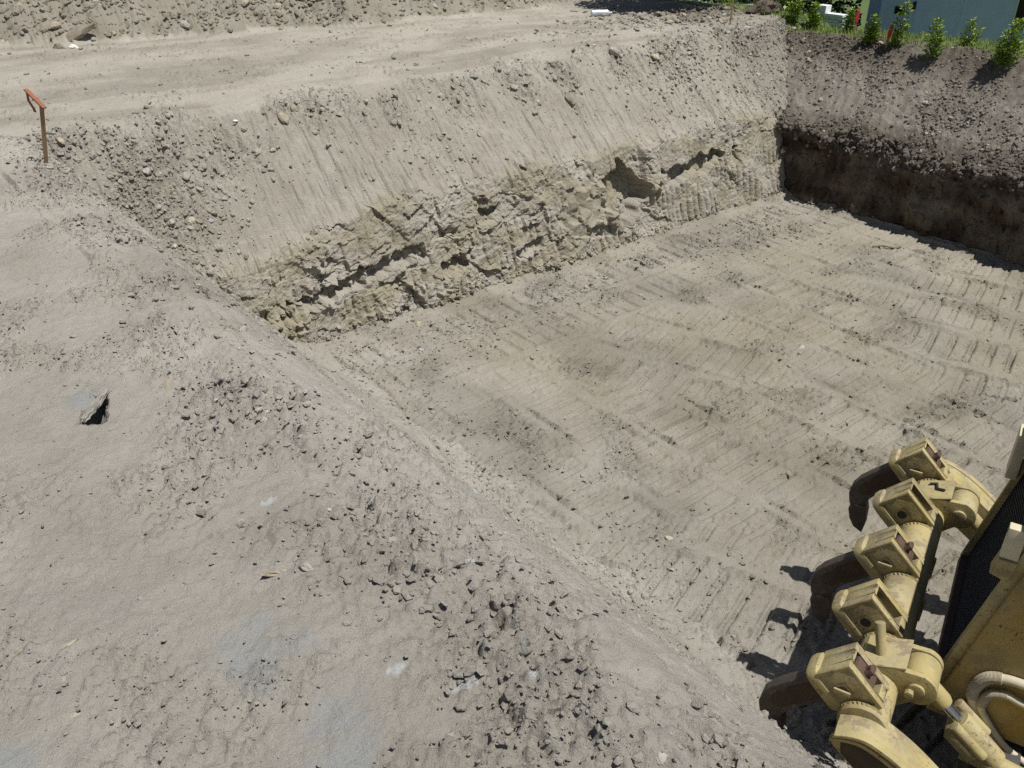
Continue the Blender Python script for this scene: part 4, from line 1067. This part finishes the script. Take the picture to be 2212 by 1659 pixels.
def ground_at(x, y):
    a, b = xy2ab(x, y)
    i = min(max(int(np.searchsorted(ga, a)), 1), NA - 1); j = min(max(int(np.searchsorted(gb, b)), 1), NB - 1)
    return float(PZ[i, j])
def hit(px, py, z0=ZP):
    z = z0
    for _ in range(12):
        x, y, _z = cast(px, py, z); z = 0.5 * z + 0.5 * ground_at(x, y)
    return x, y, z

# orange-topped stake at the corner of the cut
x, y, z = cast(100, 354, 1.945); z = ground_at(x, y)
st = empty('survey_stake', (x, y, z)); tag(st, 'brown wooden survey stake with an orange top at the cut corner', 'stake')
bm = bmesh.new(); box_bm(bm, -0.013, 0.013, -0.008, 0.008, -0.08, 0.43); bm_obj('stake_post', bm, M_WOOD, st, False, 0.002)
st.rotation_euler = (math.radians(3), math.radians(12), math.radians(0))
lt = bm_obj('top_lath', box_bm(bmesh.new(), -0.165, 0.035, -0.016, 0.016, -0.006, 0.006), M_ORANGE, st, False, 0.002)
lt.location = (0.0, -0.002, 0.438); lt.rotation_euler = (0, math.radians(22), math.radians(-28))
rb = bm_obj('ribbon', prism_bm(bmesh.new(), [(-0.008, 0), (0.006, 0.0), (0.012, -0.05), (0.046, -0.105), (0.052, -0.125), (0.034, -0.123), (0.026, -0.10), (-0.004, -0.05)], -0.003, 0.003), M_ORANGE, st)
rb.location = (-0.115, 0.05, 0.48)

def post_stake(px, py, h, lean, ribbon, mat, label, name='survey_stake', w=0.014):
    x, y, z = hit(px, py, 1.9)
    e = empty(name, (x, y, z - 0.03)); tag(e, label, 'stake')
    bm_obj('stake_post', box_bm(bmesh.new(), -w, w, -0.006, 0.006, -0.1, h + 0.03), mat, e, False, 0.002)
    if ribbon:
        bm = bmesh.new()
        prism_bm(bm, [(-w * 1.3, h * (1 - ribbon)), (w * 1.4, h * (1 - ribbon * 0.9)), (w * 1.5, h * 0.92), (w * 1.2, h * 0.98), (-w * 1.2, h * 0.97), (-w * 1.9, h * 0.7)], -0.012, 0.012)
        bm_obj('ribbon', bm, M_RED, e, False, 0.003)
    e.rotation_euler = (0, math.radians(lean), 0)
post_stake(1843, 78, 0.36, 2, 0.45, M_WOOD, 'wooden stake wrapped in bright red ribbon, left of the two red stakes')
post_stake(1915, 96, 0.29, 4, 0.55, M_WOOD, 'short dark stake with dull red ribbon, right of the two red stakes')
post_stake(1577, 52, 0.60, 1, 0, M_WOOD, 'thin bare wooden stake standing beyond the back slope corner', 'wooden_stake', 0.010)

# leaves as small folded faces
def leaf_mesh(name, pts, dirs, sizes, mats_idx):
    V = []; F = []; MI = []
    for p, d, s, mi in zip(pts, dirs, sizes, mats_idx):
        d = d.normalized(); side = d.cross(Vector((random.gauss(0, .4), random.gauss(0, .4), 1))).normalized()
        up = side.cross(d) * 0.14 * s
        k = len(V)
        V += [p, p + d * s * 0.45 + side * s * 0.24 + up, p + d * s, p + d * s * 0.45 - side * s * 0.24 + up]
        F.append((k, k + 1, k + 2, k + 3)); MI.append(mi)
    me = bpy.data.meshes.new(name); me.from_pydata([tuple(v) for v in V], [], F)
    me.polygons.foreach_set('material_index', MI); me.update()
    return me
def sapling(px, py, h, w, lean, dens, label, young=0.45):
    x, y, z = hit(px, py, 1.9)
    e = empty('sapling', (x, y, z - 0.02)); tag(e, label, 'sapling', 'young hedge plants along the grass edge')
    pts, dirs, sz, mi = [], [], [], []
    stems = bmesh.new()
    for k in range(random.choice((2, 3))):
        tip = Vector((lean * h + random.gauss(0, 0.35) * w, random.gauss(0, 0.3) * w, h * (1.0 if k == 0 else random.uniform(0.5, 0.85))))
        base = Vector((random.gauss(0, 0.02), random.gauss(0, 0.02), 0)); midp = base.lerp(tip, 0.5) + Vector((random.gauss(0, .02), random.gauss(0, .02), 0))
        path = spline([base, midp, tip], 5); tube_bm(stems, path, [0.007 * (1 - 0.7 * i / (len(path) - 1)) for i in range(len(path))], 6)
        for _ in range(int(1.7 * dens * (1 if k == 0 else 0.6))):
            t = random.uniform(0.08, 1.0); q = path[int(t * (len(path) - 1))]
            r = w * (0.55 + 0.5 * math.sin(t * 3.0)) * random.uniform(0.1, 1.0) * (1.0 - 0.5 * t)
            a = random.uniform(0, 6.28); out = Vector((math.cos(a), math.sin(a), random.uniform(0.1, 0.9)))
            pts.append(q + Vector((out.x * r, out.y * r, random.gauss(0, 0.015)))); dirs.append(out); sz.append(random.uniform(0.030, 0.062)); mi.append(1 if random.random() < young * (0.4 + 0.9 * t) else 0)
    bm_obj('stem', stems, M_BARK, e, True)
    o = link('foliage', leaf_mesh('foliage', pts, dirs, sz, mi), [M_LEAF, M_LEAF2], e)
    return e
for (px, py, h, w, lean, dens, lab, yg) in (
    (1752, 66, 0.40, 0.11, 0.05, 150, 'bushy green sapling beside the white brick wall, left of it', 0.5),
    (1832, 74, 0.38, 0.10, 0.02, 150, 'upright green sapling behind the bright red ribbon stake', 0.5),
    (1880, 90, 0.36, 0.10, 0.10, 150, 'sapling between the two red-ribboned stakes', 0.4),
    (1932, 100, 0.56, 0.10, 0.16, 170, 'tall thin sapling just right of the dull red stake', 0.45),
    (2014, 112, 0.46, 0.12, 0.08, 190, 'broad leafy sapling in the middle of the house wall', 0.5),
    (2082, 118, 0.40, 0.11, 0.12, 140, 'small loose sapling second from the right edge', 0.55),
    (2172, 128, 0.52, 0.15, 0.10, 260, 'bushiest bright sapling at the far right edge', 0.6),
    (1715, 48, 0.34, 0.12, 0.0, 130, 'low leafy sapling beside the uprooted clump', 0.5)):
    sapling(px, py, h, w, lean, dens, lab, yg)

# grass along the crest
gpts = []
gm = near & (A > 11.15) & (A < 12.6) & (B > -0.1) & (B < 9.4)
w_ = (gm * area * sst(-0.10, 0.12, A - ce) * (0.5 + 0.5 * sst(-0.4, 0.3, n1))).ravel()
gid = rng.choice(w_.size, size=22000, p=w_ / w_.sum())
V = []; F = []
for i in gid:
    p = PF[i] + np.array([random.gauss(0, .012), random.gauss(0, .012), -0.005]); a = random.uniform(0, 6.28); h = random.uniform(0.025, 0.10); l = random.uniform(0.2, 0.9) * h
    dx, dy = math.cos(a), math.sin(a); wv = 0.0035; k = len(V)
    V += [(p[0] - dy * wv, p[1] + dx * wv, p[2]), (p[0] + dy * wv, p[1] - dx * wv, p[2]), (p[0] + dx * l, p[1] + dy * l, p[2] + h)]
    F.append((k, k + 1, k + 2))
me = bpy.data.meshes.new('grass'); me.from_pydata(V, [], F)
tag(link('grass', me, M_GRASS), 'short green grass along the crest of the far slope', 'grass', kind='stuff')

# ---- neighbour's house on the lower yard: wall of flush panels in its own shade
def plan(a, b, z): X_, Y_ = ab2xy(a, b); return Vector((X_, Y_, z))
M_WALL = plain('pale_blue_grey_siding', (0.55, 0.67, 0.90), 0.7, 0.05, 3)
M_TRIM = plain('white_trim', (0.72, 0.74, 0.75), 0.6, 0.05, 5)
M_GLASS = plain('dark_window_glass', (0.012, 0.014, 0.016), 0.08, 0.2, 3)
M_ROOF = plain('grey_roof_shingle', (0.16, 0.15, 0.14), 0.9, 0.3, 8)
house = empty('house', plan(27.0, 0.0, -2.9)); house.rotation_euler.z = TH
tag(house, 'pale blue-grey house wall beyond the saplings at top right', 'house')
# local x runs deeper (a), local y runs along the wall (b), z above the yard
HB0, HB1 = -6.0, 15.5
bm_obj('wall', box_bm(bmesh.new(), 0.0, 9.0, HB0, HB1, -0.3, 5.2), M_WALL, house, False, 0.02)
bm_obj('wing_wall', box_bm(bmesh.new(), 1.2, 8.0, HB1 + 0.01, HB1 + 1.1, -0.3, 4.9), M_WALL, house, False, 0.02)
bm_obj('roof', prism_bm(bmesh.new(), [(-0.9, 5.05), (4.5, 7.0), (9.9, 5.05), (9.9, 5.25), (4.5, 7.2), (-0.9, 5.25)], HB0 - 0.6, HB1 + 1.4), M_ROOF, house)
for yb in (HB1 - 0.06, 14.3, 13.0, 10.2, 8.0, 6.0): bm_obj('panel_batten', box_bm(bmesh.new(), -0.03, -0.002, yb - 0.03, yb + 0.03, -0.3, 5.0), M_WALL, house, False, 0.004)
vt = bm_obj('wall_vent', box_bm(bmesh.new(), -0.035, -0.004, 14.70, 15.0, 2.93, 3.14), M_DARKST, house, False, 0.01)
for k in range(4): bm_obj('louvre', box_bm(bmesh.new(), -0.045, -0.0365, 14.72, 14.98, 2.95 + k * 0.045, 2.97 + k * 0.045), M_GLASS, vt)
wd = bm_obj('window', box_bm(bmesh.new(), -0.04, -0.006, 9.9, 11.5, 3.0, 4.2), M_TRIM, house, False, 0.01)
bm_obj('pane', box_bm(bmesh.new(), -0.052, -0.0415, 9.97, 11.44, 3.07, 4.13), M_GLASS, wd)
bm_obj('wall_lamp', box_bm(bmesh.new(), -0.09, -0.004, 14.36, 14.44, 3.10, 3.32), M_DARKST, house, False, 0.02)
# low white-painted brick wall left of the house, courses of separate bricks, white coping
M_WBRICK = plain('white_painted_brick', (0.62, 0.68, 0.72), 0.8, 0.12, 12, 0, 0.003)
M_MORT = plain('grey_mortar', (0.30, 0.33, 0.36), 0.9, 0.1, 12)
bw = empty('brick_wall', plan(24.0, 0, -2.78)); bw.rotation_euler.z = TH
tag(bw, 'low white-painted brick wall with white coping left of the house', 'brick wall')
bm_obj('mortar_core', box_bm(bmesh.new(), 0.012, 0.20, 14.86, 15.70, 0, 2.95), M_MORT, bw)
bme = bpy.data.meshes.new('brick'); bm = bmesh.new(); box_bm(bm, 0.0, 0.10, -0.095, 0.095, -0.030, 0.030)
bmesh.ops.bevel(bm, geom=bm.edges[:], offset=0.006, segments=1, affect='EDGES'); bm.to_mesh(bme); bm.free(); bme.materials.append(M_WBRICK)
for r in range(12):
    z = 2.95 - 0.035 - r * 0.075
    for k in range(5):
        yb = 14.97 + k * 0.205 - (0.10 if r % 2 else 0)
        if yb > 15.62 or yb < 14.92: continue
        o = bpy.data.objects.new('brick', bme); COL.objects.link(o); o.parent = bw; o.location = (0, yb, z)
bm_obj('coping', box_bm(bmesh.new(), -0.04, 0.24, 14.84, 15.72, 2.955, 3.03), M_TRIM, bw, False, 0.01)
bm_obj('end_pier', box_bm(bmesh.new(), -0.03, 0.25, 15.42, 15.72, 3.035, 3.22), M_TRIM, bw, False, 0.01)

# ---- shrubs and trees behind
def crown(name, c, rad, n, size, mats, par, seed, gaps=0.35, shell=0.5):
    r_ = np.random.default_rng(seed)
    p = r_.normal(size=(n * 3, 3)); p /= np.linalg.norm(p, axis=1, keepdims=True)
    p *= (r_.random((n * 3, 1)) ** shell)
    k = perlin3(p[:, 0] * 2.1 + seed, p[:, 1] * 2.1, p[:, 2] * 2.1, seed % 30) + 0.5 * perlin3(p[:, 0] * 5, p[:, 1] * 5, p[:, 2] * 5 + seed, seed % 23)
    p = p[k > gaps - 0.5][:n]
    lump = 1 + 0.22 * perlin3(p[:, 0] * 1.5, p[:, 1] * 1.5 + 3, p[:, 2] * 1.5, 5 + seed % 20)
    q = p * lump[:, None] * np.array(rad) + np.array(c)
    m_ = len(q)
    d = p + r_.normal(0, 0.7, (m_, 3)); d /= np.linalg.norm(d, axis=1, keepdims=True)
    t = np.cross(d, r_.normal(size=(m_, 3))); t /= np.linalg.norm(t, axis=1, keepdims=True)
    s = size * (0.6 + 0.8 * r_.random((m_, 1)))
    V = np.stack([q, q + d * s * 0.5 + t * s * 0.28, q + d * s, q + d * s * 0.5 - t * s * 0.28], 1).reshape(-1, 3)
    me = mesh_np(name, V, np.arange(m_ * 4).reshape(-1, 4), False)
    o = link(name, me, mats, par)
    if len(mats) > 1: me.polygons.foreach_set('material_index', (r_.random(m_) < 0.35).astype(np.int32))
    return o
def shrub(pos, rad, n, size, label, cat, mats, seed, trunk=None, group=None, name='shrub', gaps=0.35, off=(0, 0)):
    e = empty(name, pos); tag(e, label, cat, group)
    crown('crown', (off[0], off[1], rad[2] + (trunk or 0)), rad, n, size, mats, e, seed, gaps)
    bm = bmesh.new()
    h = rad[2] * 1.2 + (trunk or 0); rr = 0.05 + 0.03 * rad[2]
    tube_bm(bm, spline([(0, 0, -0.3), (0.05, 0.03, h * 0.4), (off[0] * 0.4, off[1] * 0.4, h * 0.75), (off[0] * 0.85, off[1] * 0.85, h)], 4), [rr * (1 - 0.75 * i / 12) for i in range(13)], 8)
    for k in range(6):
        a = k * 1.05 + seed; z0 = h * (0.35 + 0.08 * k)
        ox, oy = off[0] * 0.1 * (k + 3), off[1] * 0.1 * (k + 3)
        tube_bm(bm, spline([(ox, oy, z0), (ox + math.cos(a) * rad[0] * 0.35, oy + math.sin(a) * rad[1] * 0.35, z0 + rad[2] * 0.25), (ox + math.cos(a) * rad[0] * 0.7, oy + math.sin(a) * rad[1] * 0.7, z0 + rad[2] * 0.5)], 3), [rr * 0.4, rr * 0.36, rr * 0.32, rr * 0.28, rr * 0.22, rr * 0.16, rr * 0.1], 6)
    bm_obj('trunk', bm, M_BARK, e, True)
    return e
shrub(plan(22.5, 17.3, -2.7), (1.5, 1.5, 2.3), 5200, 0.16, 'dark green shrub far behind the uprooted clump', 'shrub', [M_LEAFD, M_LEAF], 3)
shrub(plan(25.6, 16.9, -2.7), (1.3, 1.1, 2.6), 4200, 0.16, 'dark shrub behind the white brick wall beside the house', 'shrub', [M_LEAFD], 4)
shrub(plan(25.3, 18.6, -2.7), (1.6, 1.6, 2.6), 4200, 0.17, 'dark shrub against the left end of the house', 'shrub', [M_LEAFD], 5)
shrub(plan(20.5, 14.6, -2.7), (0.9, 0.9, 1.75), 2600, 0.12, 'mid green shrub between the uprooted clump and brick wall', 'shrub', [M_LEAFD, M_LEAF2], 6)
shrub((2.7, 16.6, ground_at(2.7, 16.6)), (1.05, 1.0, 0.8), 6000, 0.12, 'leafy tree whose shade falls across the back of the haul track', 'tree', [M_LEAFD, M_LEAF], 8, 1.1, None, 'tree', 0.05, (-0.1, -2.25))
shrub((1.0, 18.2, ground_at(1.0, 18.2)), (1.3, 1.2, 0.9), 5000, 0.13, 'second leafy tree, left, behind the end of the haul track', 'tree', [M_LEAFD, M_LEAF], 9, 1.1, None, 'tree', 0.15)

# ---- odds and ends along the far edge of the site
M_PVC = plain('white_pipe', (0.74, 0.76, 0.78), 0.5, 0.05, 5)
M_BLUE = plain('blue_tarp', (0.05, 0.16, 0.45), 0.5, 0.2, 8)
tp = []
for px, py in ((1470, -2), (1520, 4), (1570, 11), (1624, 20)):
    x, y, z = hit(px, py, 1.95); tp.append((x, y, z + 0.05))
tag(tube('plastic_pipe', tp, 0.028, M_PVC, None, 10), 'long white plastic pipe lying beyond the back slope corner', 'pipe')
x, y, z = hit(1600, 5, 1.95)
bm = bmesh.new(); bmesh.ops.create_grid(bm, x_segments=20, y_segments=8, size=0.5)
for v in bm.verts: v.co.x *= 1.3; v.co.y *= 0.35; v.co.z = 0.05 + 0.035 * perlin2(v.co.x * 6, v.co.y * 6, 5).item()
bmesh.ops.solidify(bm, geom=bm.faces[:], thickness=0.004)
o = bm_obj('tarp', bm, M_BLUE, None, True); o.location = (x, y + 0.25, z); o.rotation_euler.z = math.radians(-38)
tag(o, 'crumpled blue tarp behind the white plastic pipe', 'tarp')
# uprooted clump of soil and roots
x, y, z = hit(1652, 30, 1.95)
e = empty('uprooted_clump', (x, y, z)); tag(e, 'uprooted brown clump of soil and roots at the slope corner', 'soil clump')
me = rock_mesh('soil_ball', 123, 0.8, 3, 0.35); ob_ = link('soil_ball', me, MR_DARK, e); ob_.scale = (0.20, 0.16, 0.15); ob_.location.z = 0.08
M_ROOT = plain('dry_roots', (0.20, 0.15, 0.10), 0.9, 0.3, 30)
bm = bmesh.new()
for k in range(70):
    a = random.uniform(0, 6.28); b_r = random.uniform(-0.2, 1.3); d = Vector((math.cos(a) * math.cos(b_r), math.sin(a) * math.cos(b_r), math.sin(b_r)))
    p0 = Vector((d.x * 0.15, d.y * 0.12, 0.08 + d.z * 0.10)); p1 = p0 + d * 0.05 + Vector((random.gauss(0, .02), random.gauss(0, .02), 0.01)); p2 = p1 + Vector((random.gauss(0, .04), random.gauss(0, .04), -0.05))
    tube_bm(bm, [p0, p1, p2], [0.004, 0.003, 0.001], 4)
o = bm_obj('root_fibres', bm, M_ROOT, e); o['kind'] = 'stuff'
# clear plastic bottle lying on the rough patch
x, y, z = hit(1300, 36, 1.95)
m_, nt, N, L, bs = new_mat('clear_plastic'); bs.inputs['Base Color'].default_value = (0.80, 0.86, 0.90, 1); bs.inputs['Roughness'].default_value = 0.15; bs.inputs['Transmission Weight'].default_value = 0.45
bt = empty('plastic_bottle', (x, y, z + 0.05)); bt.rotation_euler.z = math.radians(12); tag(bt, 'crushed clear plastic bottle on the rough ground by the haul track', 'bottle')
tube('bottle_body', [(-0.16, 0, 0), (-0.155, 0, 0), (-0.06, 0, 0.006), (0.03, 0, 0), (0.08, 0, 0), (0.115, 0, 0.0), (0.13, 0, 0)], [0.030, 0.046, 0.040, 0.046, 0.046, 0.018, 0.015], m_, bt, 16)
tube('cap', [(0.131, 0, 0), (0.150, 0, 0)], 0.018, M_PVC, bt, 12)
# twigs
def twig(px, py, z0, L_, yaw, r, label, bend=0.25):
    x, y, z = hit(px, py, z0)
    o = tube('twig', spline([(-L_ / 2, 0, 0.012), (-L_ * 0.2, L_ * bend * 0.3, 0.02), (L_ * 0.2, -L_ * bend * 0.2, 0.018), (L_ / 2, L_ * bend * 0.4, 0.014)], 4), r, M_ROOT, None, 6)
    o.location = (x, y, z + 0.004); o.rotation_euler.z = yaw; tag(o, label, 'twig')
twig(1916, 537, 0.0, 0.32, -0.15, 0.010, 'bent dry twig on the pit floor near the shaded far wall')
twig(1893, 352 / 2.16 * 1.35, 1.4, 0.18, 0.6, 0.005, 'short pale twig stuck in the upper far slope')
twig(1360, 735, 0.0, 0.12, 0.5, 0.004, 'thin dry twig on the pit floor below the back wall')

# thin slab of crust lifted at its edge, with the dark hollow under it
zs = ZP + 0.012
x, y, z = cast(194, 900, zs); x1, y1, _z = cast(234, 845, zs)
ln = math.hypot(x1 - x, y1 - y) * 1.15; yaw = math.atan2(y1 - y, x1 - x)
bm = bmesh.new()
prism_bm(bm, [(-0.5 * ln, 0.012), (-0.2 * ln, 0.0), (0.2 * ln, 0.004), (0.52 * ln, 0.0), (0.5 * ln, 0.016), (0.1 * ln, 0.034), (-0.3 * ln, 0.036), (-0.52 * ln, 0.026)], -0.010, 0.008)
for v in bm.verts: v.co = Vector((v.co.x, v.co.z, v.co.y))
bmesh.ops.subdivide_edges(bm, edges=bm.edges[:], cuts=3, use_grid_fill=True)
for v in bm.verts: v.co += Vector((random.gauss(0, .002), random.gauss(0, .002), random.gauss(0, .0015)))
o = bm_obj('crust_slab', bm, MR_GREY, None)
o.location = (0.5 * (x1 + x), 0.5 * (y1 + y), zs); o.rotation_euler = (math.radians(-17), 0, yaw)
tag(o, 'lifted slab of dry crust with a black hollow beneath, left foreground', 'crust slab')
